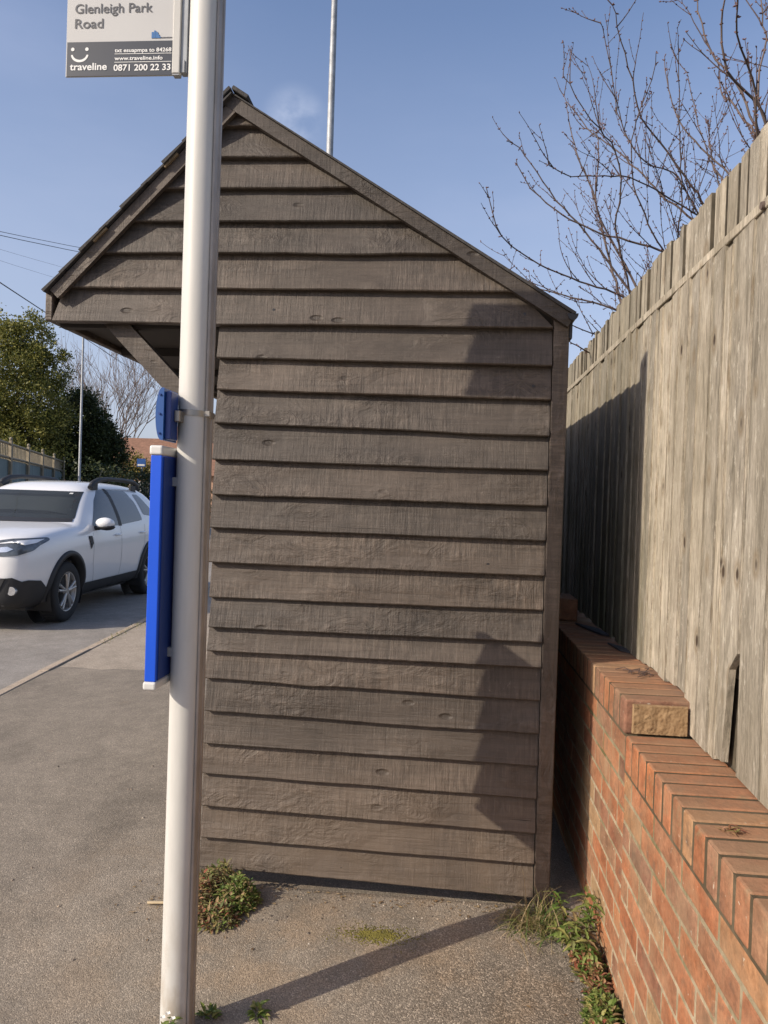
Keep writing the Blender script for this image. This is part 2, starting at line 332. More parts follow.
n = N('moss_growth'); a = n.noise(n.map((40, 40, 40)), 1, 5, .7)
M['moss'] = n.out(n.ramp(a, [(.3, (.07, .065, .012)), (.7, (.2, .17, .03))]), .95)
n = N('pebbles'); M['pebble'] = n.out(n.ramp(n.island(), [(0, (.07, .06, .052)), (.5, (.2, .165, .13)), (.85, (.32, .25, .18)), (1, (.5, .45, .38))]), .9)

# ------------------------------------------------------------------ ground, road, pavement
def kerbx(y):                                                    # kerb line runs a little to the left as it goes
    return -2.68 - .1 * y if y < 6 else -3.28 - .088 * (y - 6) - .0022 * (y - 6) ** 2
ys = [-12, -8, -4, -2, 0, 1, 2, 3, 4, 5, 6, 7, 8, 9, 10, 11, 12, 14, 16, 18, 20, 23, 26, 30, 35, 40, 50, 60, 80]
m = MB(); m.grid([[(x, y, -.16) for x in (-400, -60, -10, 10, 60, 400)] for y in (-300, -40, 0, 60, 500)], smooth=False, flip=True)
tag(m.build('ground', M['ground']), kind='structure')
m = MB(); m.grid([[(kerbx(y) - 6.3 + 6.3 * i / 8, y, -.055 - .03 * (1 - abs(i / 4 - 1))) for i in range(9)] for y in ys], flip=True)
tag(m.build('road', M['road']), kind='structure')
m = MB(); m.grid([[(kerbx(y) - 8.6 + 2.3 * i / 2, y, -.03) for i in range(3)] for y in ys], flip=True)
m.grid([[(kerbx(y) - 6.3, y, -.03 - .08 * i) for i in range(2)] for y in ys])
tag(m.build('far_pavement', M['road']), kind='structure')
# near pavement: gently uneven sheet up to the brick wall
m = MB()
fy = [-3 + .1 * i for i in range(56)] + [2.6, 2.64, 2.665, 2.68, 2.695, 2.72, 2.75] + [2.85 + .25 * i for i in range(13)] + [6.3 + .5 * i for i in range(14)] + [14, 17, 20, 25, 30, 40, 60]
def gz(x, y):
    f_ = max(0, min(1, (2.55 - y) / .6)); return -.06 * f_ * f_ * (3 - 2 * f_) + .006 * noise.noise(Vector((x * .9, y * .9, 0))) + .0012 * noise.noise(Vector((x * 4, y * 4, 3))) - .02 * max(0, min(1, (-x - 1.6) / 1.6)) - .045 * max(0, min(1, (y - 2.665) / .03)) * max(0, min(1, (x + .90) / .04)) * max(0, min(1, (.5 - x) / .05)) * max(0, min(1, (5.1 - y) / .1))
rows = []
for y in fy:
    x0 = kerbx(y) + .11
    xs = [x0 + (-1.0 - x0) * i / 16 for i in range(16)] + [-1.0 + 1.62 * i / 40 for i in range(41)]
    rows.append([(x, y, gz(x, y)) for x in xs])
m.grid(rows, flip=True)
m.grid([[(kerbx(y) + .11, y, gz(kerbx(y) + .11, y) - .1 * i) for i in range(2)] for y in fy])
tag(m.build('pavement', M['pave']), kind='structure')
m = MB(); P0 = []
for i in range(26):
    y = 5.78 + i * .26
    x0, x1 = kerbx(y) + .13, (-1.62 if y > 6 else -1.75)
    P0.append([(x0 + (x1 - x0) * j / 8, y + .04 * math.sin(j * 2.3) * (1 if i == 0 else 0), gz(x0 + (x1 - x0) * j / 8, y) + (.006 if i else -.004)) for j in range(9)])
m.grid(P0, flip=True); tag(m.build('pavement_patch', M['pave_pink']), kind='structure')
m = MB(); y = -6.0
while y < 60:
    L = .9; a, b = kerbx(y), kerbx(y + L); zt = -.012 + rnd.uniform(-.004, .004)
    vs = [(a, y + .006, -.12), (a + .105, y + .006, -.12), (b + .105, y + L, -.12), (b, y + L, -.12), (a + .012, y + .006, zt - .012), (a + .105, y + .006, zt), (b + .105, y + L, zt), (b + .012, y + L, zt - .012)]
    m.add(vs, [(0, 3, 2, 1), (4, 5, 6, 7), (0, 1, 5, 4), (1, 2, 6, 5), (2, 3, 7, 6), (3, 0, 4, 7)]); y += L
tag(m.build('kerb', M['kerb'], bevel=.006), kind='structure')
# loose grit along the shelter foot and the wall
m = MB(); g = random.Random(3)
for k in range(1500):
    if k < 800: x, y = g.uniform(-.85, .5), 2.73 - abs(g.gauss(0, .16))
    elif k < 1100: x, y = .54 - abs(g.gauss(0, .07)), g.uniform(1.4, 2.7)
    else: x, y = g.uniform(-2.2, .5), g.uniform(1.2, 4.2)
    if k > 1450: x, y = g.uniform(-2.6, -.9), g.uniform(1.6, 4.4)
    s = g.uniform(.0018, .0045) * (1.9 if k > 1450 else 1 if g.random() < .95 else 1.8)
    z = gz(x, y)
    a = g.uniform(0, 3.14); c_, s_ = math.cos(a), math.sin(a); e = g.uniform(.6, 1)
    vs = [(x + (c_ * px_ * s - s_ * py_ * s * e), y + (s_ * px_ * s + c_ * py_ * s * e), z + pz_ * s * .7) for px_, py_, pz_ in ((-1, -.4, -.2), (.3, -1, 0), (1, .2, -.2), (-.2, 1, 0), (.1, .1, 1), (-.4, .3, .7))]
    m.add(vs, [(0, 1, 4), (1, 2, 4), (2, 3, 4), (3, 0, 5), (0, 4, 5), (3, 5, 4)])
tag(m.build('gravel', M['pebble']), 'fine loose grit scattered over the pavement by the shelter foot', 'gravel', kind='stuff')
# moss film
m = MB()
for k in range(1500):
    a = g.uniform(0, 6.28); q = abs(g.gauss(0, .55)) * (1 + .5 * noise.noise(Vector((math.cos(a) * 1.5, math.sin(a) * 1.5, 1))))
    x, y = -.18 + .15 * q * math.cos(a), 2.425 + .055 * q * math.sin(a); s_ = g.uniform(.0012, .0045) * (1.2 - min(1, q) * .6)
    if y < 2.64: m.blob((x, y, gz(x, y)), s_ * 1.3, s_, s_ * .28, 5, 3)
tag(m.build('moss', M['moss']), 'thin yellow-green moss growing on asphalt before the shelter', 'moss', kind='stuff')

# ------------------------------------------------------------------ bus shelter
YW = 2.735; YE = 5.03
sh = empty('bus_shelter', (-.25, YW, 0), 'brown weatherboarded timber bus shelter with lopsided pitched roof', 'bus shelter')
def lap_board(mb, xl0, xl1, xr0, xr1, z0, z1, y, seed, wane=None, thick=.03, flip=1, ztilt=0, n=90, ttilt=0):
    """one feather-edge board: bottom edge proud, top tucked under the next; ends given at bottom (0) and top (1)"""
    rows = []
    for i in range(n + 1):
        t = i / n; e = .0016 * noise.noise(Vector((t * 4, seed * 3.1, 0))) + .0012 * noise.noise(Vector((t * 31, seed * 1.3, 5)))
        e += ztilt * (t - .5)
        if wane: e += wane[2] * math.exp(-((t - wane[0]) / wane[1]) ** 2)
        yo = .0022 * noise.noise(Vector((t * 3, seed * 2.2, 9)))
        xb = xl0 + (xr0 - xl0) * t; xt = xl1 + (xr1 - xl1) * t
        def P(k, yy, zz): return (xb + (xt - xb) * k, y - flip * (yy + (yo if yy > 0 else 0)), zz)
        h = z1 - z0
        rows.append([P(0, 0, z0 + e), P(0, thick - .003, z0 + e), P(.02, thick, z0 + e + .004), P(.5, thick * .57, z0 + h * .5 + e * .5), P(1, thick * .15, z1 + ttilt * (t - .5)), P(1, 0, z1 + ttilt * (t - .5))])
    mb.grid([r for r in rows], smooth=False, flip=(flip < 0))
    for r, f in ((rows[0], (0, 1, 2, 3, 4, 5)), (rows[-1], (5, 4, 3, 2, 1, 0))): mb.add(r, [f])
ZE = [(1.943, 1.934), (1.825, 1.812), (1.70, 1.683), (1.563, 1.558), (1.434, 1.431), (1.308, 1.305), (1.179, 1.178), (1.047, 1.053), (.936, .938), (.847, .846), (.743, .726), (.621, .606), (.498, .489), (.385, .37), (.265, .246), (.144, .134), (.035, .012)]
ZB = [(a + b) / 2 for a, b in ZE]
ZG = [2.069, 2.198, 2.331, 2.449, 2.571, 2.685, 2.80]
LT = lambda z: -.835 - (2.885 - z) * .955      # underside of the left roof slope
RT = lambda z: -.825 + (2.882 - z) * 1.58     # underside of the right roof slope
m = MB(); wr = random.Random(11); top = 2.069
for i, z in enumerate(ZB):
    z1 = top + .016
    xl = -.868 - .0006 * i + wr.uniform(-.007, .005)
    wane = {2: (.78, .13, -.004), 10: (.3, .06, -.005), 4: (.1, .12, -.003), 11: (.62, .2, -.004), 13: (.5, .08, .003)}.get(i)
    lap_board(m, xl, xl, .3625, .3625, z, z1, YW, i + 1, wane, .034 + wr.uniform(-.003, .004), 1, ZE[i][1] - ZE[i][0], 90, ZE[i - 1][1] - ZE[i - 1][0] if i else -.006); top = z
m.build('weatherboard_wall', M['boards'], sh)
m = MB()
for i, z in enumerate(ZG):
    z1 = (ZG[i + 1] if i + 1 < len(ZG) else 2.89) + .014
    xl0, xl1 = max(-1.512, LT(z)), LT(z1); xr0, xr1 = min(.3625, RT(z)), min(.3625, RT(z1))
    if i == 0: xl1 = -1.512 if LT(z1) < -1.512 else LT(z1)
    lap_board(m, xl0, xl1, xr0, xr1, z, z1, YW - .004, 40 + i, {0: (.35, .1, -.004), 2: (.7, .1, -.004)}.get(i), .034, 1, wr.uniform(-.004, .004))
m.build('gable_boards', M['boards'], sh)
# nail heads and knot holes on the boards
for (x, z) in ((-.66, 2.125), (.26, 2.12), (.16, 1.212), (-.47, 1.868), (.30, 1.862), (-.34, .062), (-.83, .195), (-.83, .155), (-.40, 1.02)):
    zs = sorted(ZB + [2.069, 2.198]); z0 = max(v for v in zs if v <= z); z1 = min(v for v in zs if v > z); k = (z - z0) / (z1 - z0)
    yy = YW - (.034 * (1 - .85 * k) + .001) - (.004 if z > 2.069 else 0)
    m = MB(); m.tube([(x, yy - .0012, z), (x, yy + .004, z)], .0055, 8); m.build('knot_hole', M['black_plastic'], sh)
def prism_bar(mb, p, q, w, y0, y1, side=1, ext=0):
    """bar from p to q in the XZ plane, w wide to one side"""
    p, q = Vector((p[0], 0, p[1])), Vector((q[0], 0, q[1])); d = (q - p).normalized(); nn = Vector((-d.z, 0, d.x)) * side * w
    poly = [(v.x, v.z) for v in (p - d * ext, q + d * ext, q + d * ext + nn, p - d * ext + nn)]
    return mb.prism(poly, XZ, y0, y1)
m = MB(); m.box(.366, .421, YW - .03, YW + .05, -.06, 2.128); m.build('corner_post', M['post_wood'], sh, bevel=.003)
m = MB(); m.box(.366, .421, YE - .05, YE + .03, -.06, 2.128); m.build('corner_post', M['post_wood'], sh, bevel=.003)
for y in (YW + .004, YE - .064):
    m = MB(); m.box(-.868, -.80, y, y + .06, -.06, 2.065); m.build('front_post', M['post_wood'], sh, bevel=.003)
# barge boards (front and back gables)
for (y0, y1, fr) in ((YW - .058, YW - .032, True), (YE + .03, YE + .056, False)):
    m = MB(); prism_bar(m, (-.826, 2.898), (.424, 2.114), .045, y0, y1, -1, .012)
    m.build('barge_board', M['barge_wood'], sh, bevel=.004)
    m = MB(); prism_bar(m, (-.818, 2.906), (-1.512, 2.182), .043, y0 + .002, y1 - .003, 1)
    m.build('barge_board', M['barge_light'], sh, bevel=.004)
# roof: lapped boarded covering, each course a thin slab
def course(mb, p, q, t, y0, y1, wob, seed):
    p, q = Vector((p[0], 0, p[1])), Vector((q[0], 0, q[1])); d = (q - p).normalized(); nn = Vector((-d.z, 0, d.x))
    if nn.z < 0: nn = -nn
    ny = 14; P = []
    for j in range(ny + 1):
        y = y0 + (y1 - y0) * j / ny; w = wob * noise.noise(Vector((seed, y * 3, 0)))
        a, b = p, q + d * w
        ring = [a, b, b + nn * t, a + nn * t * .4]
        P.append([(v.x, y, v.z) for v in ring + [ring[0]]])
    mb.grid(P, smooth=False, flip=(d.x > 0)); mb.add(P[0][:4], [(0, 1, 2, 3)]); mb.add(P[-1][:4], [(3, 2, 1, 0)])
m = MB(); K = 9
for k in range(K):
    a, b = k / K, (k + 1.25) / K
    f = lambda t: (-.83 - .694 * t, 2.9 - .722 * t)
    course(m, f(a), f(min(b, 1.012)), .012, YW - .075 + wr.uniform(-.006, .006), YE + .07, .006, k * 1.7)
course(m, (-.834, 2.9045), (.432, 2.1105), .011, YW - .066, YE + .07, .0, 33)
m.build('roof', M['roof'], sh)
for k in (1, 3):
    m = MB(); t = (.1 + .19 * k); x, z = -.83 - .694 * t, 2.9 - .722 * t
    prism_bar(m, (x, z - .002), (x - .05, z - .052), .008, YW - .07, YW - .06, 1)
    m.build('roof_batten', M['tile_edge'], sh)
for s, (dx, dz), L in ((-1, (-.71, -.70), .085), (1, (.845, -.535), .07), (1, (.845, -.535), .12)):
    m = MB(); y = YW - .078
    while y < YE:
        o = .055 if L == .12 else 0
        p = Vector((-.832 + (dx * o), 0, 2.917 + dz * o - (.003 if o else 0))); q = p + Vector((dx, 0, dz)) * (L - o)
        nn = Vector((-dz, 0, dx)) * (1 if dx > 0 else -1)
        vs = [(v.x, yy, v.z) for yy in (y, y + .29) for v in (p, q, q + nn * .014, p + nn * .014)]
        m.add(vs, [(0, 1, 2, 3), (7, 6, 5, 4), (0, 4, 5, 1), (1, 5, 6, 2), (2, 6, 7, 3), (3, 7, 4, 0)]); y += .3
    if L != .12: m.build('ridge_cap', M['roof'], sh, bevel=.002)
# eave timbers and lining
m = MB(); m.box(-1.545, -1.517, YW - .028, YE + .03, 2.075, 2.185); m.build('fascia', M['barge_light'], sh, bevel=.003)
m = MB(); m.box(-1.515, -.80, YW + .002, YE - .002, 2.098, 2.112)
for k in range(5): m.box(-1.514, -.86, YW + .03 + k * .54, YW + .075 + k * .54, 2.062, 2.0965)
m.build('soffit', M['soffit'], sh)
m = MB(); m.box(-.865, -.805, YW + .066, YE - .066, 1.985, 2.06); m.build('front_beam', M['brace_wood'], sh, bevel=.003)
for y in (YW + .012, YE - .08):
    m = MB(); prism_bar(m, (-1.33, 2.072), (-.866, 1.605), .072, y, y + .055, 1, 0); m.build('brace', M['brace_wood'], sh, bevel=.003)
m = MB()
for k in range(17): m.box(.385, .405, YW + .06, YE - .06, .02 + k * .123, .02 + k * .123 + .121)
m.build('back_wall', M['boards'], sh)
m = MB()
for k in range(17): m.box(-.86, .364, YE - .01, YE + .012, .02 + k * .123, .02 + k * .123 + .121)
for i, z in enumerate(ZG):
    z1 = (ZG[i + 1] - .002 if i + 1 < len(ZG) else 2.89); m.prism([(max(-1.512, LT(z)), z), (min(.36, RT(z)), z), (min(.36, RT(z1)), z1), (max(-1.512, LT(z1)), z1)], XZ, YE - .012, YE + .012)
m.build('far_wall', M['boards'], sh)
m = MB(); m.box(-.02, .383, YW + .1, YE - .1, .42, .46)
for y in (YW + .3, YE - .4): m.box(.02, .36, y, y + .06, 0, .419)
m.build('bench', M['brace_wood'], sh, bevel=.004)
# little black gutter along the low back eave
m = MB(); P = []
for y in [YW - .062, YE + .06]:
    P.append([(.426 + .017 * math.cos(q), y, 2.114 + .022 * math.sin(q)) for q in [math.pi + math.pi * k / 10 for k in range(11)]])
m.grid(P); m.grid([[(p[0], p[1], p[2] + .0025) for p in r] for r in P], flip=True)
m.prism([(.426 + .019 * math.cos(math.pi + math.pi * k / 10), 2.115 + .024 * math.sin(math.pi + math.pi * k / 10)) for k in range(11)], XZ, YW - .066, YW - .061)
m.box(.4215, .431, YW - .03, YW + .02, 2.035, 2.09)
m.build('gutter', M['black_plastic'], sh)

# ------------------------------------------------------------------ bus stop pole, sign, case
PX, PY = -.690, 1.97
bp = empty('bus_stop_pole', (PX, PY, -.06), 'tall white bus stop pole with grey channel down its side', 'pole')
prof = [(PX + .044 * math.cos(R(a)), PY + .044 * math.sin(R(a))) for a in range(36, 325, 8)]
m = MB(); nz = 60
m.prism(prof, XY, -.15, 2.915, smooth=True)
m.build('shaft', M['pole'], bp)
m = MB(); cx0 = PX + .0335
m.prism([(cx0, PY - .026), (cx0 + .002, PY - .027), (cx0 + .002, PY - .017), (cx0 + .004, PY - .017), (cx0 + .004, PY - .027), (cx0 + .010, PY - .024), (cx0 + .012, PY - .01), (cx0 + .008, PY - .008), (cx0 + .008, PY + .008), (cx0 + .012, PY + .01), (cx0 + .010, PY + .026), (cx0, PY + .026)], XY, -.15, 2.912)
m.build('channel', M['channel'], bp, bevel=.0012)
m = MB(); m.prism([(PX + (.046 if k % 2 == 0 else .046) * math.cos(R(k * 8)), PY + .046 * math.sin(R(k * 8))) for k in range(45)], XY, 2.9155, 2.925); m.build('cap', M['pole'], bp, bevel=.003)
def ring_band(mb, z, h, tilt, r=.0458):
    out, inn = [], []
    pts = [(PX + r * math.cos(R(a)), PY + r * math.sin(R(a))) for a in range(35, 326, 10)] + [(cx0 + .0135, PY - .027), (cx0 + .0135, PY + .027)]
    P = [[(x, y, z + tilt * (x - PX) - h / 2) for x, y in pts + pts[:1]], [(x, y, z + tilt * (x - PX) + h / 2) for x, y in pts + pts[:1]]]
    mb.grid(P); mb.grid([[(PX + (p[0] - PX) * .975, PY + (p[1] - PY) * .975, p[2]) for p in r_] for r_ in P], flip=True)
    for k in (0, 1): mb.grid([P[k], [(PX + (p[0] - PX) * .975, PY + (p[1] - PY) * .975, p[2]) for p in P[k]]])
m = MB(); ring_band(m, 1.646, .016, -.03); m.box(cx0 + .007, cx0 + .018, PY - .033, PY - .027, 1.638, 1.652); m.build('steel_band', M['steel'], bp)

# bus stop flag
sg = empty('bus_stop_sign', (-.93, 1.97, 2.56), 'white bus stop flag sign with dark panel at pole top', 'sign')
fx = lambda p: -1.081 + (p - 66) * .002875
fz = lambda p: 2.7695 - p * .0027
FY = 1.963
m = MB(); m.box(fx(66), fx(171.2), FY, FY + .005, 2.562, 2.91); m.build('face_panel', M['sign_white'], sg, bevel=.001)
m = MB(); m.box(fx(67.3), fx(170.6), FY - .0012, FY - .0002, fz(76.6), fz(42.2)); m.build('lower_panel', M['sign_dark'], sg)
m = MB(); m.box(fx(171.4), fx(178.8), FY - .008, FY + .014, 2.5635, 2.91); m.build('edge_frame', M['sign_edge'], sg, bevel=.002)
m = MB(); m.box(fx(178.9), fx(185.0), FY - .002, FY + .02, 2.568, 2.905)
m.box(fx(172), fx(178.6), FY - .006, FY + .012, 2.559, 2.5632); m.box(fx(181.5), fx(183.5), FY - .006, FY - .0025, 2.566, 2.60); m.build('mounting_bracket', M['galv'], sg, bevel=.001)
def text(body, x0, x1, yb, cap, mat, name='lettering', bold=.0, dy=.0022):
    cu = bpy.data.curves.new(name, 'FONT'); cu.body = body; cu.size = 1; cu.offset = bold; cu.extrude = 0; cu.resolution_u = 4
    t = bpy.data.objects.new(name, cu); COL.objects.link(t); bpy.context.view_layer.update()
    me = bpy.data.meshes.new_from_object(t.evaluated_get(bpy.context.evaluated_depsgraph_get())); bpy.data.objects.remove(t)
    xs = [v.co.x for v in me.vertices]; a, b = min(xs), max(xs)
    for v in me.vertices: v.co = Vector((x0 + (v.co.x - a) / (b - a) * (x1 - x0), FY - dy, yb + v.co.y / .72 * cap)) - Vector(sg.location)
    me.materials.append(mat); o = bpy.data.objects.new(name, me); COL.objects.link(o); o.parent = sg; o.name = name
    return o
text('Glenleigh Park', fx(74.2), fx(150.5), fz(13.2), .0262, M['ink'], 'place_name', .012, .0012)
text('Road', fx(74.4), fx(102.4), fz(28.2), .0262, M['ink'], 'place_name', .012, .0012)
text('traveline', fx(70.6), fx(107.2), fz(70.6), .0195, M['ink_white'], 'wordmark', .02)
text('txt esuapmpa to 84268', fx(114.5), fx(169.8), fz(53.2), .0105, M['ink_white'], 'lettering', .02)
text('www.traveline.info', fx(114.5), fx(161.5), fz(61.2), .0105, M['ink_white'], 'lettering', .02)
text('0871 200 22 33', fx(113.8), fx(169.4), fz(71.8), .0172, M['ink_white'], 'lettering', .02)
m = MB()
for y in (54.9, 63.2): m.box(fx(114.5), fx(170), FY - .002, FY - .0014, fz(y) - .0007, fz(y) + .0007)
m.build('rule_lines', M['ink_white'], sg)
m = MB(); P = [[], []]
for k in range(17):
    a = R(188 + 164 * k / 16); w = .0022 * math.sin(math.pi * (.12 + .76 * k / 16)) + .0016
    for j, rr in enumerate((1 - w / .022, 1 + w / .022)): P[j].append((fx(80) + .0225 * rr * math.cos(a), FY - .002, fz(54.2) + .0195 * rr * math.sin(a)))
m.grid(P, smooth=False)
for x in (73, 87): m.add([(fx(x) + .005 * math.cos(R(30 * k)), FY - .002, fz(49.6) + .005 * math.sin(R(30 * k))) for k in range(12)], [list(range(12))])
m.build('smile_emblem', M['ink_white'], sg)
m = MB()
for (x, y, w, h) in ((150, 33.5, 2.2, 6), (152.4, 32, 1.6, 7.5), (154.2, 33.5, 2, 6), (156.2, 36, 1.4, 3.5), (157.6, 38, 1.4, 1.5)): m.box(fx(x), fx(x + w), FY - .0014, FY - .0006, fz(y + h), fz(y))
m.build('small_emblem', M['ink_blue'], sg)
m = MB()
for k in range(8): m.box(fx(159.5 + k * 1.35), fx(160.4 + k * 1.35), FY - .0014, FY - .0006, fz(39.5), fz(38.6))
m.build('fine_print', M['ink'], sg)

# blue timetable case: a thin case seen edge-on
tc = empty('timetable_case', (-.762, 2.01, .905), 'long upright blue timetable case with white end caps on the pole', 'timetable case')
CXL, CXR, CY0, CY1 = -.768, -.7385, 1.868, 2.12
m = MB(); m.box(CXL, CXR, CY0, CY1, .935, 1.526); m.build('case_body', M['blue'], tc, bevel=.002, seg=2)
m = MB(); m.box(CXR + .0002, CXR + .003, CY0 + .012, CY1 - .012, .938, 1.523); m.build('back_panel', M['blue_dark'], tc)
for z0, z1 in ((.9125, .9348), (1.5262, 1.552)):
    m = MB(); m.box(CXL - .0035, CXR + .003, CY0 - .004, CY1 + .004, z0, z1); m.build('end_cap', M['white_pl'], tc, bevel=.006, seg=3)
for z in (1.0, 1.46):
    m = MB(); m.box(CXR - .006, PX - .03, PY - .03, PY - .012, z - .012, z + .012)
    m.build('bracket', M['galv'], tc)
# curved blue cover above it, held to the pole by the steel band
bc = empty('sign_holder', (-.75, 1.95, 1.571), 'short curved blue sign holder strapped to the pole above the case', 'sign holder')
m = MB(); zc, hh = 1.634, .068
poly = [(-.745 - .014 * max(0, 1 - ((z - zc) / hh) ** 2) ** .6, z) for z in [zc - hh + 2 * hh * k / 20 for k in range(21)]] + [(-.7375, zc + hh), (-.7375, zc - hh)]
m.prism(poly, XZ, 1.868, 1.965); m.build('curved_cover', M['blue_lens'], bc, bevel=.0015)
m = MB(); m.box(-.7373, -.7215, 1.878, 1.93, zc - hh + .003, zc + hh - .008); m.build('back_plate', M['blue_dark'], bc, bevel=.002)
for z in (zc - .05, zc - .0, zc + .05):
    m = MB(); m.tube([(-.7475, 1.8645, z), (-.7475, 1.869, z)], .003, 8)
    m.build('screw', M['blue_dark'], bc)
m = MB(); m.box(-.7215, -.706, 1.90, 1.935, zc - .016, zc + .014); m.build('clamp', M['steel'], bc, bevel=.002)

# ------------------------------------------------------------------ brick wall
bw = empty('brick_wall', (.65, 2.5, 0), 'low red brick garden wall with brick-on-edge coping, below the fence', 'wall')
b = random.Random(21); m = MB(); XF, XB = .552, .765; Y0, Y1 = .35, 6.6
def brick(mb, x0, x1, y0, y1, z0, z1, j=.0016, mi=0):
    vs = []
    for z in (z0, z1):
        for y in (y0, y1):
            for x in (x0, x1): vs.append((x + b.uniform(-j, j), y + b.uniform(-j, j), z + b.uniform(-j, j)))
    mb.add(vs, [(0, 2, 3, 1), (4, 5, 7, 6), (0, 1, 5, 4), (2, 6, 7, 3), (0, 4, 6, 2), (1, 3, 7, 5)], mi)
YS = 2.225; ZL, ZU = .767, .868
for (ya, yb, ztop) in ((Y0, YS, ZL - .105), (YS, Y1, ZU - .105)):
    z = ztop - .065 - .006; row = 0
    while z > -.2:
        off = (row % 2) * .1125 + (.03 if ya == YS else 0); y = ya - off
        while y < yb:
            a_, c_ = max(ya + .001, y), min(yb - .001, y + .215)
            if c_ - a_ > .03: brick(m, XF + b.uniform(-.0006, .0006), XB, a_, c_, z, z + .065, .0006)
            y += .225
        z -= .075; row += 1
m.build('wall_bricks', M['brick'], bw, bevel=.004, seg=2)
m = MB(); m.box(XF + .0016, XB - .004, Y0 + .005, YS - .001, -.2, ZL - .11); m.box(XF + .0016, XB - .004, YS + .004, Y1 - .005, -.2, ZU - .11); m.build('mortar', M['mortar'], bw)
m = MB(); m.box(XF - .0032, XF + .2, Y0 + .01, YS - .006, ZL - .1098, ZL - .0028); m.box(XF - .0032, XF + .2, YS + .01, Y1 - .01, ZU - .1098, ZU - .0028); m.build('coping_mortar', M['mossmortar'], bw)
m = MB()
for (ya, yb, zt) in ((Y0, YS - .002, ZL), (YS, Y1, ZU)):
    y = ya
    while y < yb - .03:
        dz = b.uniform(-.0008, .0008); brick(m, XF - .005 + b.uniform(-.0006, .0006), XF + .209, y + .0045 + b.uniform(-.0012, .0012), min(y + .0695 + b.uniform(-.001, .001), yb), zt - .103 + dz, zt + dz, .0006, 1 if (abs(y - YS) < .001 and ya == YS) else 0); y += .0745
o = m.build('coping', [M['coping'], M['coping']], bw, bevel=.0062, seg=2)
m = MB(); P = []
for i in range(29):
    P.append([(.566 + .158 * j / 60, YS - .004 - .0015 * noise.noise(Vector((i * .35, j * .35, 2))) - .003 * noise.noise(Vector((i * .11, j * .13, 7))) - (.010 if 0 < i < 28 and 0 < j < 60 else 0), .769 + .088 * i / 28) for j in range(61)])
m.grid(P, smooth=False); m.build('cut_end', M['cut_end'], bw)
# things lying on the wall
m = MB(); brick(m, .575, .665, 3.72, 3.93, .872, .982, .004); tag(m.build('loose_brick', M['coping'], bevel=.006, seg=2), 'dark loose brick lying on the wall behind the shelter post', 'brick')
def shard(pts, z, t, label):
    m = MB(); m.prism(pts, XY, z, z + t); tag(m.build('slate_piece', M['slate'], bevel=.001), label, 'slate', 'dark slate pieces on the coping')
shard([(.64, 3.62), (.72, 3.48), (.735, 3.30), (.70, 3.34), (.66, 3.5)], .871, .008, 'long dark slate sliver lying on the shaded coping against the fence')
shard([(.685, 3.12), (.735, 3.02), (.735, 2.93), (.70, 2.98)], .871, .007, 'small dark slate chip on shaded coping near the sunlit edge')

def leaf(mb, base, d, L, W, droop=.3, mi=0, fold=.25, seg=3, lobes=0):
    d = Vector(d).normalized(); side = d.cross(Vector((0, 0, 1)))
    if side.length < .05: side = Vector((1, 0, 0))
    side.normalize(); up = side.cross(d).normalized(); rows = []
    for i in range(seg + 1):
        t = i / seg; w = W * (math.sin(math.pi * min(1, .12 + .88 * t)) ** .8) * (1 - .15 * t)
        if i == seg: w = W * .04
        if lobes: w *= (1.0 if i % 2 else .55)
        c = Vector(base) + d * L * t + up * (-droop * L * t * t)
        rows.append([c - side * w + up * fold * w, c, c + side * w + up * fold * w])
    mb.grid(rows, mi, smooth=False)
def sphere_dir(q, up=.0):
    a = q.uniform(0, 2 * math.pi); z = q.uniform(up, 1); r = math.sqrt(max(0, 1 - z * z)); return Vector((r * math.cos(a), r * math.sin(a), z))

m = MB(); q = random.Random(5)
for k in range(16):
    p = (.607 + q.gauss(0, .012), 1.575 + q.gauss(0, .012), .7685 + q.random() * .006); leaf(m, p, sphere_dir(q, .0) * Vector((1, 1, .35)), q.uniform(.014, .03), q.uniform(.002, .005), .2)
tag(m.build('dried_plant', M['weed_red']), 'shrivelled dark red weed lying on the near coping', 'dead plant')
m = MB()
for k in range(9):
    x, y = .68 + q.gauss(0, .02), 2.56 + q.gauss(0, .03); a = q.uniform(0, 3.14)
    m.tube([(x, y, .871), (x + .03 * math.cos(a), y + .03 * math.sin(a), .876 + q.random() * .008), (x + .055 * math.cos(a + .4), y + .055 * math.sin(a + .4), .873)], .0016, 5)
tag(m.build('dead_twigs', M['twig']), 'little dead twigs lying on coping beside the sunlit fence foot', 'twigs')

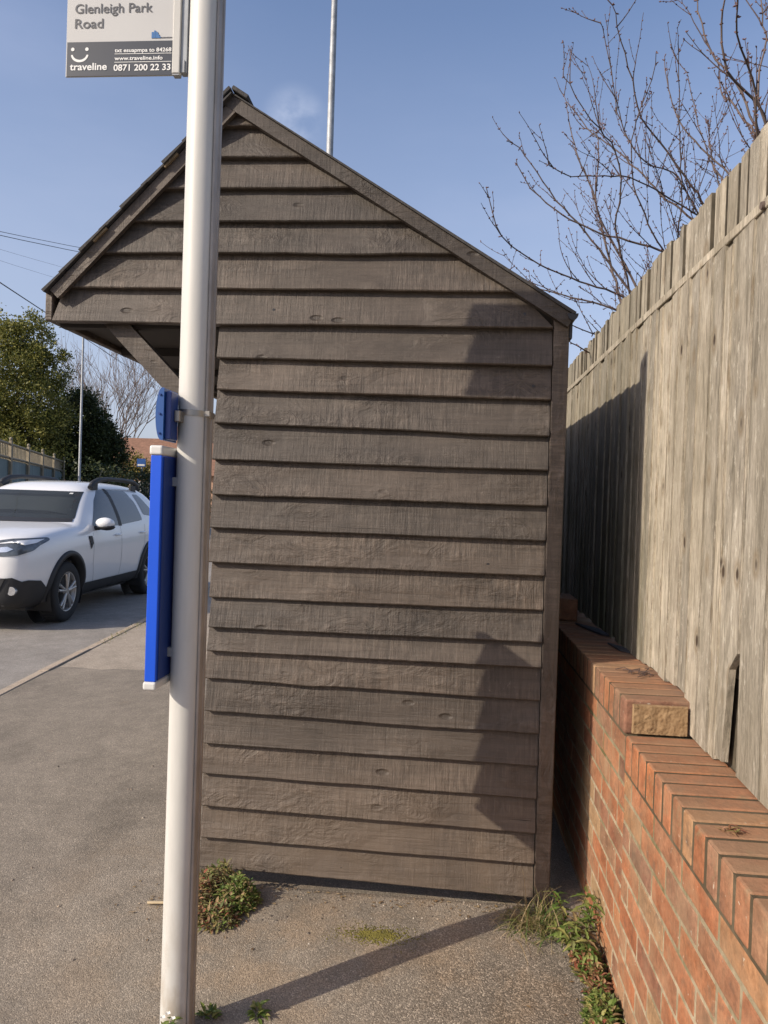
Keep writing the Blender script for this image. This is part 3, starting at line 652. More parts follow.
# ------------------------------------------------------------------ timber fence
tf = empty('timber_fence', (.75, 2.5, .86), 'tall weathered grey board fence standing on the brick wall', 'fence')
XF2 = .726; f = random.Random(9); m = MB(); y = .5
FE = 1
def fboard(mb, y0, y1, z0, z1, x, thin, thick, seed, notch=None):
    """feather-edge vertical board: one edge thick (near the viewer), the other tucked under its neighbour"""
    nz = 28; P = []
    for i in range(nz + 1):
        t = i / nz; z = z0 + (z1 - z0) * t; w = .0025 * noise.noise(Vector((seed * 2.7, t * 3, 0))); xo = .0015 * noise.noise(Vector((seed * 1.3, t * 2, 4)))
        a, c_ = y0 + w, y1 + w
        if notch and z < notch[0]: a += notch[1] * (.55 + .45 * (notch[0] - z) / .3)
        P.append([(x + .02, a, z), (x + xo - thick + .02, a, z), (x + xo - thick + .0205, a + .003, z), (x + xo + .02 - thin, c_, z), (x + .02, c_, z), (x + .02, a, z)])
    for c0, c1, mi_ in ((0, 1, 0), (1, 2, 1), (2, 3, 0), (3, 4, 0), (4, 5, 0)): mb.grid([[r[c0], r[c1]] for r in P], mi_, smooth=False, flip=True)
    for r, fc in ((P[0][:5], (4, 3, 2, 1, 0)), (P[-1][:5], (0, 1, 2, 3, 4))): mb.add(r, [fc])
edges = [.5]
while edges[-1] < 6.5: edges.append(edges[-1] + f.uniform(.074, .108))
edges = [e for e in edges if not 1.83 < e < 2.02] + [1.891, 2.025]; edges.sort()
for k, (ya, yb) in enumerate(zip(edges, edges[1:])):
    zb = (ZL if ya < YS - .03 else ZU) + f.uniform(.003, .016); split = abs(yb - 1.891) < 1e-6
    if abs(ya - 1.891) < 1e-6: zb = ZL + .016
    fboard(m, ya + (.003 if abs(ya - 1.891) < 1e-6 else 0), yb - (.001 if split else -.012), zb, 2.155 + f.uniform(-.022, .012), XF2 + f.uniform(-.003, .003), f.uniform(.010, .013), f.uniform(.015, .0185), k, (1.07, .078) if abs(ya - 1.891) < 1e-6 else None)
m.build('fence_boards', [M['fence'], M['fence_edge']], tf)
m = MB(); y = .5; k = 0
while y < 6.5:
    w = f.uniform(.046, .082); zt = 2.318 + (4.9 - y) * .013 + f.uniform(-.012, .012); w2 = w - f.uniform(.006, .014); a_ = f.uniform(-.13, .13)
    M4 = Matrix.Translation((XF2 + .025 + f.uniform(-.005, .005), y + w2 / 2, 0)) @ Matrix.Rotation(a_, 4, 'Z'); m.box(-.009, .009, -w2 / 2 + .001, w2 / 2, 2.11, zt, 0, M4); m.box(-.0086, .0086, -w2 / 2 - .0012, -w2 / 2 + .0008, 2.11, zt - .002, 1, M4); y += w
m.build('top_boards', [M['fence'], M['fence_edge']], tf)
m = MB(); m.box(XF2 + .003, XF2 + .0125, .5, 6.5, 2.150, 2.176); m.build('capping_rail', M['fence_rail'], tf, bevel=.002)
m = MB()
for z in (1.0, 1.55, 2.05): m.box(XF2 + .035, XF2 + .085, .5, 6.5, z, z + .07)
m.build('back_rail', M['fence_rail'], tf)
for y in (.9, 2.75, 4.6, 6.4):
    m = MB(); m.box(XF2 + .09, XF2 + .18, y, y + .09, -.16, 2.28); m.build('fence_post', M['fence_rail'], tf, bevel=.004)
m = MB(); m.tube([(XF2 - .004, 1.835, 2.158), (XF2 + .012, 1.835, 2.159)], [.009, .0125], 9); m.build('rail_end', M['twig_old'], tf)
m = MB(); m.box(XF2 + .036, XF2 + .05, 1.8, 2.25, .70, 1.2); m.build('added_gap_backing', M['fence_edge'], tf)  # dark board added behind the split so the gap reads as deep shade

# ------------------------------------------------------------------ bare fruit trees beyond the fence
LIMBS_A=[[(1.46,4.3,2.96),(1.35,4.25,3.07),(1.18,4.2,3.29),(1.06,4.15,3.3),(0.94,4.1,3.38),(0.84,4.05,3.55),(0.79,4.0,3.73),(0.74,3.96,3.89),(0.71,3.91,3.93)],[(1.46,4.3,3.04),(1.34,4.21,3.14),(1.13,4.11,3.36),(0.96,4.02,3.5),(0.88,3.92,3.64),(0.8,3.83,3.79),(0.73,3.73,3.9)],[(1.1,4.3,2.57),(0.98,4.27,2.67),(0.77,4.24,2.93),(0.56,4.21,3.14),(0.44,4.18,3.28),(0.34,4.15,3.4),(0.27,4.12,3.43)],[(1.1,4.3,2.52),(0.93,4.22,2.62),(0.69,4.13,2.67),(0.46,4.05,2.73),(0.3,3.97,2.81),(0.21,3.88,2.88),(0.15,3.8,3.04)],[(0.99,4.3,2.68),(0.92,4.2,2.83),(0.86,4.1,2.97),(0.86,3.99,3.1),(0.8,3.89,3.26),(0.66,3.79,3.37),(0.5,3.69,3.53)],[(1.29,4.3,2.84),(1.15,4.27,2.89),(0.96,4.24,2.93),(0.69,4.21,3.01),(0.46,4.18,3.15),(0.35,4.15,3.27),(0.32,4.12,3.33)],[(1.37,4.3,3.04),(1.17,4.4,3.26),(0.96,4.5,3.54),(0.81,4.6,3.71),(0.67,4.7,3.95),(0.65,4.79,4.05)],[(1.58,4.3,3.27),(1.51,4.37,3.39),(1.4,4.44,3.54),(1.29,4.5,3.73),(1.24,4.57,3.96),(1.23,4.64,4.19)],[(1.54,4.3,3.25),(1.47,4.37,3.37),(1.4,4.45,3.63),(1.36,4.52,3.9),(1.35,4.6,4.07)],[(1.25,4.3,2.95),(1.24,4.22,3.19),(1.2,4.14,3.33),(1.16,4.05,3.5),(1.13,3.97,3.67),(1.1,3.89,3.76)],[(1.06,4.3,2.5),(0.9,4.3,2.57),(0.68,4.3,2.63),(0.5,4.3,2.68),(0.36,4.3,2.74)],[(1.0,4.3,2.37),(0.78,4.19,2.4),(0.63,4.07,2.42),(0.55,3.96,2.41)],[(1.2,4.3,2.86),(1.06,4.2,3.01),(0.94,4.11,3.25),(0.93,4.01,3.48),(0.98,3.92,3.64),(0.97,3.82,3.72)],[(1.46,4.3,3.04),(1.25,4.19,3.09),(1.02,4.08,3.17),(0.81,3.96,3.17),(0.58,3.85,3.12),(0.45,3.74,3.13)],[(0.96,4.3,2.27),(0.76,4.09,2.27),(0.6,3.88,2.29)],[(1.54,4.3,3.13),(1.5,4.47,3.39),(1.51,4.64,3.68),(1.57,4.81,3.86)],[(0.94,4.3,2.86),(0.81,4.39,3.17),(0.83,4.49,3.49),(0.83,4.58,3.7),(0.75,4.68,3.78)],[(0.94,4.3,2.64),(0.89,4.39,2.89),(0.8,4.47,3.3),(0.71,4.56,3.58),(0.65,4.65,3.92)]]
LIMBS_B=[[(1.23,3.1,2.82),(1.22,3.15,2.98),(1.2,3.2,3.08),(1.16,3.25,3.25),(1.09,3.3,3.37),(1.05,3.34,3.5),(1.03,3.39,3.69),(1.03,3.44,3.83)],[(1.22,3.1,2.82),(1.16,3.01,2.92),(1.1,2.92,3.07),(1.02,2.83,3.14),(0.97,2.74,3.18),(0.94,2.65,3.22)],[(1.24,3.1,2.85),(1.22,3.06,2.94),(1.16,3.02,3.04),(1.05,2.97,3.1),(1.0,2.93,3.15),(0.97,2.89,3.26),(0.96,2.84,3.32),(0.94,2.8,3.38)],[(1.26,3.1,2.85),(1.24,3.12,3.0),(1.21,3.14,3.11),(1.22,3.16,3.25),(1.25,3.18,3.38),(1.24,3.2,3.45),(1.23,3.22,3.6)],[(1.29,3.1,2.88),(1.29,3.16,3.04),(1.29,3.23,3.21),(1.33,3.29,3.41),(1.34,3.35,3.59)],[(1.23,3.1,2.82),(1.23,3.2,3.0),(1.18,3.31,3.17),(1.16,3.41,3.29),(1.18,3.51,3.41)]]
def bare_tree(label, limbs, root, base, seed, scale=1.0):
    q = random.Random(seed); t = empty('fruit_tree', base, label, 'tree')
    old, tw, bd = MB(), MB(), MB(); root = Vector(root)
    old.tube([base, Vector(base) + (root - Vector(base)) * .5 + Vector((.03, .02, 0)), root], [.07, .06, .05], 10)
    def twig(p, d, L, r, depth):
        n = max(3, int(L / .035)); pts = [Vector(p)]; d = Vector(d).normalized()
        for i in range(n):
            d = (d + Vector((q.gauss(0, .07), q.gauss(0, .07), q.gauss(.05, .06)))).normalized(); pts.append(pts[-1] + d * L / n)
        tw.tube(pts, [max(.0013, r * (1 - .75 * i / n)) for i in range(n + 1)], 5, cap=False)
        for i in range(1, n + 1):
            for s in range(1 + (q.random() < .5)):
                if q.random() < .8:
                    dd = (d + Vector((q.gauss(0, 1), q.gauss(0, 1), q.gauss(.2, .7)))).normalized(); p0 = pts[i]; k = q.uniform(.005, .014)
                    bd.tube([p0, p0 + dd * k * .5, p0 + dd * k], [.0016, .0034, .0008], 5, cap=False)
            if depth > 0 and i > 1 and q.random() < .3:
                dd = (d * .8 + Vector((q.gauss(0, .7), q.gauss(0, .7), q.gauss(.35, .5)))).normalized(); twig(pts[i], dd, L * q.uniform(.3, .6), r * .6, depth - 1)
    for L in limbs:
        pts = [Vector(p) for p in L]
        start = root.lerp(pts[0], q.uniform(0, .35)) + Vector((q.gauss(0, .03), q.gauss(0, .03), q.uniform(-.25, -.05)))
        dv = (pts[0] - pts[1]).normalized(); lo_ = pts[0] + dv * .25; lo_.z = min(lo_.z, pts[0].z - .12)
        full = [root + Vector((0, 0, -.35)), root.lerp(lo_, .6) + Vector((0, 0, -.15)), lo_] + pts
        # resample with a little wander
        fine = []
        for i in range(len(full) - 1):
            p0, p1, p2, p3 = full[max(i - 1, 0)], full[i], full[i + 1], full[min(i + 2, len(full) - 1)]
            ns = max(2, int((p2 - p1).length / .05))
            for j in range(ns):
                s = j / ns
                v = .5 * ((2 * p1) + (p2 - p0) * s + (2 * p0 - 5 * p1 + 4 * p2 - p3) * s * s + (3 * p1 - p0 - 3 * p2 + p3) * s ** 3)
                fine.append(v + Vector((q.gauss(0, .0025), q.gauss(0, .004), q.gauss(0, .0025))))
        fine.append(full[-1]); n = len(fine); r0 = q.uniform(.0055, .0095) * scale
        old.tube(fine, [max(.0017, r0 * (1 - i / n) ** .8 * 1.0 + .0016) for i in range(n)], 6, cap=False)
        for i in range(3, n):
            t_ = i / n; d = (fine[i] - fine[i - 1]).normalized()
            if q.random() < .38:
                dd = (d * .9 + Vector((q.gauss(-.05, .45), q.gauss(0, .5), q.gauss(.45, .3)))).normalized()
                twig(fine[i], dd, q.uniform(.08, .6) * (1.1 - .6 * t_), .003 * scale, 1)
            if t_ > .3:
                for s in range(2):
                    dd = (d * .3 + Vector((q.gauss(0, 1), q.gauss(0, 1), q.gauss(0, .8)))).normalized(); k = q.uniform(.006, .02)
                    bd.tube([fine[i], fine[i] + dd * k * .6, fine[i] + dd * k], [.002, .0038, .0008], 5, cap=False)
    old.build('limbs', M['twig_old'], t); tw.build('twigs', M['twig'], t); bd.build('buds', M['bud'], t)
bare_tree('bare twiggy fruit tree spreading left above the fence', LIMBS_A, (1.5, 4.35, 2.05), (1.55, 4.4, -.16), 2)
bare_tree('bare upright fruit tree at the right edge above the fence', LIMBS_B, (1.3, 3.15, 2.2), (1.32, 3.18, -.16), 6)

# ------------------------------------------------------------------ weeds
def tuft(name, label, cat, spots, mats, seed, group=None):
    q = random.Random(seed); m = MB()
    for (cx_, cy_, rx_, ry_, h, nn, L, W, lobes, mi) in spots:
        for k in range(nn):
            a = q.uniform(0, 6.28); r_ = math.sqrt(q.random()); x, y = cx_ + rx_ * r_ * math.cos(a), cy_ + ry_ * r_ * math.sin(a)
            z = gz(x, y) + h * (1 - r_ ** 2) * q.random()
            d = sphere_dir(q, -.1) + Vector((math.cos(a) * r_ * .6, math.sin(a) * r_ * .6, .2))
            leaf(m, (x, y, z + .003), d, L * q.uniform(.6, 1.3), W * q.uniform(.7, 1.2), q.uniform(.1, .6), mi if isinstance(mi, int) else q.choice(mi), q.uniform(.1, .5), 3 if not lobes else 6, lobes)
    return tag(m.build(name, mats), label, cat, group)
tuft('weed_clump', 'bushy brown and green weed clump at shelter wall foot', 'weed', [(-.76, 2.60, .10, .09, .10, 800, .02, .0055, 0, (0, 0, 0, 1)), (-.685, 2.54, .075, .09, .085, 700, .019, .006, 0, (0, 1, 1)), (-.81, 2.56, .06, .1, .09, 500, .018, .005, 0, (0, 0, 2)), (-.73, 2.43, .08, .06, .05, 500, .018, .005, 0, (0, 0, 2, 1)), (-.79, 2.46, .05, .06, .03, 200, .016, .005, 0, (0, 2))], [M['weed_dry'], M['weed'], M['weed_red']], 31)
q = random.Random(77); m = MB()
for k in range(260):
    r_ = q.random()
    if r_ < .45: x, y = q.uniform(-.9, .45), 2.655 - abs(q.gauss(0, .05))
    elif r_ < .8: x, y = .545 - abs(q.gauss(0, .06)), q.uniform(1.75, 2.6)
    else: x, y = -.75 + q.gauss(0, .16), 2.5 + q.gauss(0, .1)
    a = q.uniform(0, 6.28); leaf(m, (x, y, gz(x, y) + .003), (math.cos(a), math.sin(a), .05), q.uniform(.006, .019), q.uniform(.0015, .005), .1)
tag(m.build('leaf_litter', M['litter']), 'dead leaf scraps and straw along the foot of shelter and wall', 'leaf litter', kind='stuff')
# grass tuft by the corner post
m = MB(); q = random.Random(8)
def blade(mb, p, d, L, w, mi):
    d = Vector(d).normalized(); s = d.cross(Vector((0, 0, 1))).normalized() if abs(d.z) < .98 else Vector((1, 0, 0)); rows = []; c = Vector(p); dd = d.copy()
    for i in range(6):
        t = i / 5; rows.append([c - s * w * (1 - t * .9), c + s * w * (1 - t * .9)]); dd = (dd + Vector((0, 0, -.28))).normalized(); c = c + dd * L / 5
    mb.grid(rows, mi, smooth=False)
for k in range(330):
    x, y = .355 + q.gauss(0, .05), 2.55 + q.gauss(0, .045); dry = x < .355
    blade(m, (x, y, gz(x, y)), (q.gauss(-.1 if dry else 0, .6), q.gauss(-.2, .5), q.uniform(.5, 1.2)), q.uniform(.06, .16), q.uniform(.0014, .0026), 0 if q.random() < (.85 if dry else .35) else 1)
tag(m.build('grass_tuft', [M['straw'], M['grass']]), 'straw and green grass tuft by the foot of the corner post', 'grass')
# tall leafy weed between post and wall
m = MB(); q = random.Random(12); LMI = 0
for (x, y, lx, ly, h) in ((.45, 2.54, -.05, -.02, .14), (.48, 2.50, .03, -.03, .17), (.46, 2.46, .0, -.06, .11), (.505, 2.45, .02, .0, .15), (.44, 2.46, -.04, -.05, .08), (.49, 2.38, .0, -.03, .09), (.47, 2.42, -.03, -.04, .07), (.52, 2.52, .0, .02, .13)):
    pts = [Vector((x + lx * t * t, y + ly * t, gz(x, y) + h * t)) for t in (0, .25, .5, .75, 1)]; m.tube(pts, [.0028, .0024, .002, .0016, .001], 5, mi=1)
    for k in range(20):
        t = .1 + .9 * k / 19; p = pts[min(4, int(t * 4))].lerp(pts[min(4, int(t * 4) + 1)], (t * 4) % 1); a = k * 2.4
        leaf(m, p, (math.cos(a), math.sin(a) - .2, q.uniform(.0, .7)), q.uniform(.028, .055), q.uniform(.006, .010), q.uniform(.2, .6), 0 if q.random() < .75 else 1, .3, 6, 1)
tag(m.build('tall_weed', [M['weed'], M['weed_dry']]), 'tall green jagged-leaved weed between corner post and brick wall', 'weed')
tuft('low_weed', 'low mixed green and reddish weed patch along the brick wall foot', 'weed', [(.49, 2.36, .045, .06, .06, 220, .026, .007, 0, (0, 1)), (.505, 2.28, .04, .07, .05, 300, .02, .005, 0, (1, 1, 2, 0))], [M['weed'], M['weed_red'], M['weed_dry']], 14)
tuft('leafy_weed', 'dense bright green weed clump by the wall at bottom edge', 'weed', [(.50, 2.15, .05, .08, .075, 800, .02, .0055, 0, (0, 0, 0, 1)), (.485, 2.03, .065, .10, .08, 1100, .02, .006, 0, (0, 0, 2, 1)), (.425, 2.03, .045, .07, .03, 380, .017, .005, 0, (1, 2)), (.50, 1.9, .05, .08, .06, 500, .02, .006, 0, (0, 0, 1))], [M['weed'], M['weed_dry'], M['weed_red']], 16)
m = MB(); q = random.Random(18)
for k in range(30): leaf(m, (-.69 + q.gauss(0, .012), 1.915 + q.gauss(0, .006), -.054 + q.random() * .075), sphere_dir(q, .05) + Vector((0, -.3, 0)), q.uniform(.02, .035), q.uniform(.005, .009), .4, 0)
for k in range(3):
    p = Vector((-.705 + k * .014, 1.905, .03 + .012 * (k % 2)))
    for j in range(5): leaf(m, p, (math.cos(j * 1.26), math.sin(j * 1.26), .5), .009, .0035, .1, 1)
tag(m.build('flowering_weed', [M['weed'], M['flower']]), 'tiny white-flowered weed at the base of the bus stop pole', 'weed')
tuft('seedling', 'small seedling weed in pole shadow right of the pole foot', 'weed', [(-.485, 2.065, .02, .018, .035, 30, .024, .007, 0, 0)], [M['weed']], 20)
tuft('seedling', 'small seedling weed touching the right side of the pole foot', 'weed', [(-.62, 2.04, .022, .016, .03, 28, .022, .006, 0, 0)], [M['weed']], 22)
m = MB(); q = random.Random(23)
for k in range(420):
    t = q.random(); y = 6.85 + 1.4 * t; x = kerbx(y) + .12 + q.gauss(0, .045)
    blade(m, (x, y, -.02), (q.gauss(0, .6), q.gauss(0, .6), q.uniform(.3, 1)), q.uniform(.02, .06), .003, 0 if q.random() < .5 else 1)
tag(m.build('kerb_grass', [M['straw'], M['grass']]), 'strip of short yellowed grass growing along the kerb joint', 'grass')
m = MB(); m.tube([(-.985, 2.48, .008), (-.9, 2.49, .01), (-.84, 2.5, .008)], [.005, .0055, .005], 6); tag(m.build('twig', M['straw_stick']), 'short pale stick lying on the pavement behind the pole', 'twig')

# ------------------------------------------------------------------ white car
CA = math.atan2(-.9987, .05)
car = empty('parked_car', (-5.255, 9.49, -.06), 'white compact SUV with black cladding and roof rails, on the road', 'car')
car.name = 'car'
car.rotation_euler = (0, 0, CA)
def cb(mb, name, mat, parent=None, **kw):
    o = mb.build(name, mat, None, **kw); o.parent = parent or car; return o
ST = [ # x, top z, bottom z, width factor, belt z
 (2.18, .66, .30, .60, .58), (2.165, .90, .26, .70, .80), (2.12, .985, .23, .82, .87), (2.03, 1.02, .22, .90, .90), (1.88, 1.05, .21, .955, .93), (1.65, 1.08, .21, .985, .96), (1.35, 1.11, .21, 1, .985), (1.10, 1.135, .21, 1, 1.0),
 (.97, 1.16, .21, 1, 1.01), (.78, 1.29, .21, 1, 1.02), (.57, 1.435, .21, 1, 1.03), (.36, 1.555, .21, 1, 1.035), (.18, 1.62, .21, 1, 1.04), (-.1, 1.645, .21, 1, 1.045), (-.5, 1.655, .21, 1, 1.055), (-.9, 1.652, .21, 1, 1.065), (-1.3, 1.638, .21, .998, 1.08),
 (-1.62, 1.612, .22, .99, 1.09), (-1.86, 1.56, .24, .98, 1.09), (-1.98, 1.36, .25, .97, 1.07), (-2.06, 1.15, .26, .955, 1.03), (-2.10, 1.02, .27, .93, .96), (-2.155, .85, .3, .86, .8), (-2.17, .66, .36, .74, .6)]
def section(x, zt, zb, k, zbelt):
    cabin = -1.9 < x < .98
    hood = x >= .98
    p = [(0, zb), (.70 * k, zb), (.835 * k, zb + .07), (.885 * k, zb + .27 if zt > .9 else (zb + zt) / 2), (.905 * k, zb * .3 + zbelt * .7), (.885 * k, zbelt)]
    if hood or x < -2.02: p += [(.825 * k, zt - (zt - zbelt) * .42), (.71 * k, zt - .018), (.38 * k, zt + .004), (0, zt + .012)]
    else:
        ze = zt - .055; f_ = min(1, (zt - 1.13) / .48); ye = .755 - .13 * f_
        p += [((.885 + ye) / 2 * k + .02, (zbelt + ze) / 2), (ye * k, ze), (.36 * k, zt - .006), (0, zt)]
    return p
secs = [[(x, y, z) for y, z in section(x, zt, zb, k, zbl)] for (x, zt, zb, k, zbl) in ST]
m = MB()
full = [[(x, y, z) for x, y, z in s] + [(x, -y, z) for x, y, z in s[-2:0:-1]] for s in secs]
n_ = len(full[0]); vs = [p for r_ in full for p in r_]
fs = [(i * n_ + j, i * n_ + (j + 1) % n_, (i + 1) * n_ + (j + 1) % n_, (i + 1) * n_ + j) for i in range(len(full) - 1) for j in range(n_)]
fs += [list(range(n_))[::-1], [(len(full) - 1) * n_ + j for j in range(n_)]]
m.add(vs, fs, 0, True)
raw = m.build('shell', M['carwhite']); sub = raw.modifiers.new('s', 'SUBSURF'); sub.levels = sub.render_levels = 2
def apply_mods(o):
    bpy.context.view_layer.update()
    me = bpy.data.meshes.new_from_object(o.evaluated_get(bpy.context.evaluated_depsgraph_get())); o.modifiers.clear(); o.data = me; return o
apply_mods(raw); bm = bmesh.new(); bm.from_mesh(raw.data); bvh = BVHTree.FromBMesh(bm); bm.free()
def fixn(o):
    bm = bmesh.new(); bm.from_mesh(o.data); bmesh.ops.remove_doubles(bm, verts=bm.verts, dist=1e-5); bmesh.ops.recalc_face_normals(bm, faces=bm.faces); bm.to_mesh(o.data); bm.free()
# wheel arches cut out
cut = MB(); RW = .345; AX = (1.335, -1.335)
for ax in AX:
    for s in (1, -1): cut.prism([(ax + .40 * math.cos(R(10 * k)), .365 + .40 * math.sin(R(10 * k))) for k in range(36)], lambda a, b_, d: Vector((a, d, b_)), s * .60, s * 1.2)
co = cut.build('cutter', M['carblack']); fixn(co); fixn(raw); bpy.context.view_layer.update()
bo = raw.modifiers.new('b', 'BOOLEAN'); bo.operation = 'DIFFERENCE'; bo.object = co; bo.solver = 'EXACT'
apply_mods(raw); bpy.data.objects.remove(co)
for p in raw.data.polygons: p.use_smooth = True
raw.name = 'body'; raw.parent = car
es = raw.modifiers.new('e', 'EDGE_SPLIT'); es.split_angle = R(38)
def project(poly, axis, off, name, mat, parent=None, thick=.0, res=.035, sgn=1, smooth=True, dirv=None):
    """lay a flat outline onto the body skin: axis 'y' from the side (x,z), 'x' from the front (y,z)"""
    bm = bmesh.new()
    if axis == 'y': P = [Vector((a, 2 * sgn, b_)) for a, b_ in poly]; D = Vector((0, -sgn, 0))
    else: P = [Vector((4, a, b_)) for a, b_ in poly]; D = Vector((-1, 0, 0))
    f_ = bm.faces.new([bm.verts.new(p) for p in P]); bmesh.ops.triangulate(bm, faces=[f_])
    for it in range(6):
        ed = [e for e in bm.edges if e.calc_length() > res * 1.6]
        if not ed: break
        bmesh.ops.subdivide_edges(bm, edges=ed, cuts=1); bmesh.ops.triangulate(bm, faces=bm.faces[:])
    for v in bm.verts:
        h = bvh.ray_cast(v.co, D)
        if h[0] is None:
            h = bvh.find_nearest(v.co + D * (2 - .85 if axis == 'y' else 4 - 2.1))
        nn = h[1]; nn = nn if nn.dot(-D) > 0 else -nn
        v.co = h[0] + nn * off
    bmesh.ops.recalc_face_normals(bm, faces=bm.faces)
    if bm.faces and sum((f.normal.dot(-D) for f in bm.faces)) < 0: bmesh.ops.reverse_faces(bm, faces=bm.faces)
    me = bpy.data.meshes.new(name); bm.to_mesh(me); bm.free(); me.materials.append(mat)
    for p in me.polygons: p.use_smooth = smooth
    o = bpy.data.objects.new(name, me); COL.objects.link(o); o.parent = parent or car
    if thick: so = o.modifiers.new('t', 'SOLIDIFY'); so.thickness = thick; so.offset = 1
    return o
def rounded(poly, r=.04, n=4):
    out = []; L = len(poly)
    for i in range(L):
        p, a, c_ = Vector(poly[i]), Vector(poly[i - 1]), Vector(poly[(i + 1) % L]); da, dc = (a - p), (c_ - p)
        rr = min(r, da.length * .4, dc.length * .4); s_, e_ = p + da.normalized() * rr, p + dc.normalized() * rr
        for k in range(n + 1):
            t = k / n; q_ = s_ * (1 - t) ** 2 + p * 2 * t * (1 - t) + e_ * t * t; out.append((q_.x, q_.y))
    return out
project(rounded([(-.71, 1.17), (.71, 1.17), (.575, 1.50), (-.575, 1.50)], .04), 'x', .004, 'windscreen', M['screen_glass'], res=.06)
project([(-.72, 1.13), (.72, 1.13), (.70, 1.168), (-.70, 1.168)], 'x', .006, 'scuttle', M['carblack'])
project([(.46, 1.462), (.50, 1.462), (.50, 1.478), (.46, 1.478)], 'x', .009, 'windscreen_sticker', M['white_pl'])
for s in (1, -1):
    project(rounded([(.66, 1.085), (.30, 1.40), (.06, 1.525), (-.14, 1.54), (-.13, 1.065)], .035), 'y', .003, 'front_window', M['carglass'], sgn=s)
    project([(-.142, 1.06), (-.152, 1.55), (-.235, 1.55), (-.245, 1.06)], 'y', .006, 'door_pillar', M['carblack'], sgn=s)
    project(rounded([(-.25, 1.075), (-.235, 1.54), (-.86, 1.535), (-1.0, 1.36), (-1.05, 1.12)], .04), 'y', .003, 'rear_window', M['carglass'], sgn=s)
    project(rounded([(-1.15, 1.20), (-1.08, 1.49), (-1.30, 1.49), (-1.58, 1.26), (-1.5, 1.17)], .04), 'y', .003, 'quarter_window', M['carglass'], sgn=s)
    # door seams
    for nm, pts in (('door_seam', [(.62, .36), (.70, .62), (.69, 1.0)]), ('door_seam', [(-.19, .36), (-.2, .7), (-.19, 1.06)]), ('door_seam', [(-1.10, 1.06), (-1.06, .78), (-.93, .62), (-.92, .4)])):
        w = .006; po = pts + [(a + w, b_) for a, b_ in pts[::-1]]
        project(po, 'y', .0015, nm, M['carblack'], sgn=s, res=.08)
    for hx in (-.06, -.96):
        mm = MB(); h = bvh.ray_cast(Vector((hx, 2 * s, .945)), Vector((0, -s, 0)))[0]
        mm.tube([(hx + .09, h.y - s * .012, .945), (hx + .07, h.y + s * .028, .947), (hx - .07, h.y + s * .028, .947), (hx - .09, h.y - s * .012, .945)], .013, 8); cb(mm, 'door_handle', M['carwhite'])
    # black wheel arch trims and sill
    for ax in AX:
        outer = [(ax + .455 * math.cos(R(a)), .365 + .455 * math.sin(R(a))) for a in range(-12, 193, 6)]; inner = [(ax + .395 * math.cos(R(a)), .365 + .395 * math.sin(R(a))) for a in range(192, -13, -6)]
        mm = MB(); n1 = len(outer); P = [[], [], [], []]
        for (xo, zo), (xi, zi) in zip(outer, inner[::-1]):
            h = bvh.ray_cast(Vector((xo, 2 * s, max(zo, .3))), Vector((0, -s, 0)))[0]; yb = abs(h.y) if h else .8
            hi = bvh.ray_cast(Vector((xi, 2 * s, max(zi, .32))), Vector((0, -s, 0)))[0]; yi = abs(hi.y) if hi else yb
            P[0].append((xo, s * (yb - .004), zo)); P[1].append((xo * .985 + ax * .015, s * (yb + .02), zo * .985 + .0055)); P[2].append((xi, s * (yi + .024), zi)); P[3].append((xi, s * (yi - .1), zi))
        mm.grid(P, flip=s > 0); cb(mm, 'arch_trim', M['carblack'])
        mm = MB(); P = [[(ax + .40 * math.cos(R(a)), s * yy, .365 + .40 * math.sin(R(a))) for a in range(-30, 211, 10)] for yy in (.58, .87)]; mm.grid(P, flip=s < 0)
        mm.add([(ax + .40 * math.cos(R(a)), s * .58, .365 + .40 * math.sin(R(a))) for a in range(0, 360, 10)], [list(range(36))]); cb(mm, 'arch_liner', M['carblack'])
    project([(.92, .19), (.90, .40), (-.90, .40), (-.92, .19)], 'y', .012, 'sill_cladding', M['carblack'], sgn=s, res=.08)
    project([(.84, .965), (.74, .96), (.715, .87), (.74, .85), (.76, .82), (.79, .80), (.775, .85), (.785, .90)], 'y', .008, 'wing_badge', M['carblack'], sgn=s)
    # mirror
    mm = MB(); mm.blob((.60, s * .985, 1.115), .085, .12, .075, 14, 10); cb(mm, 'door_mirror', M['carwhite'])
    mm = MB(); mm.tube([(.60, s * .84, 1.05), (.61, s * .95, 1.065)], .03, 8); mm.blob((.595, s * 1.0, 1.072), .082, .115, .045, 12, 6); cb(mm, 'mirror_base', M['carblack'])
    # roof rail
    ye = lambda x: .62
    mm = MB(); pts = [(.18, s * .60, 1.56), (.10, s * .60, 1.62), (-.06, s * .605, 1.665), (-.35, s * .605, 1.69), (-.9, s * .605, 1.69), (-1.3, s * .6, 1.675), (-1.46, s * .595, 1.63), (-1.52, s * .59, 1.58)]
    mm.tube(pts, [.036, .04, .038, .031, .031, .038, .04, .036], 8); mm.box(-.02, .17, s * .6 - .02, s * .6 + .02, 1.53, 1.62); mm.box(-1.38, -1.2, s * .6 - .02, s * .6 + .02, 1.52, 1.62); cb(mm, 'roof_rail', M['carblack'], bevel=.008, seg=2)
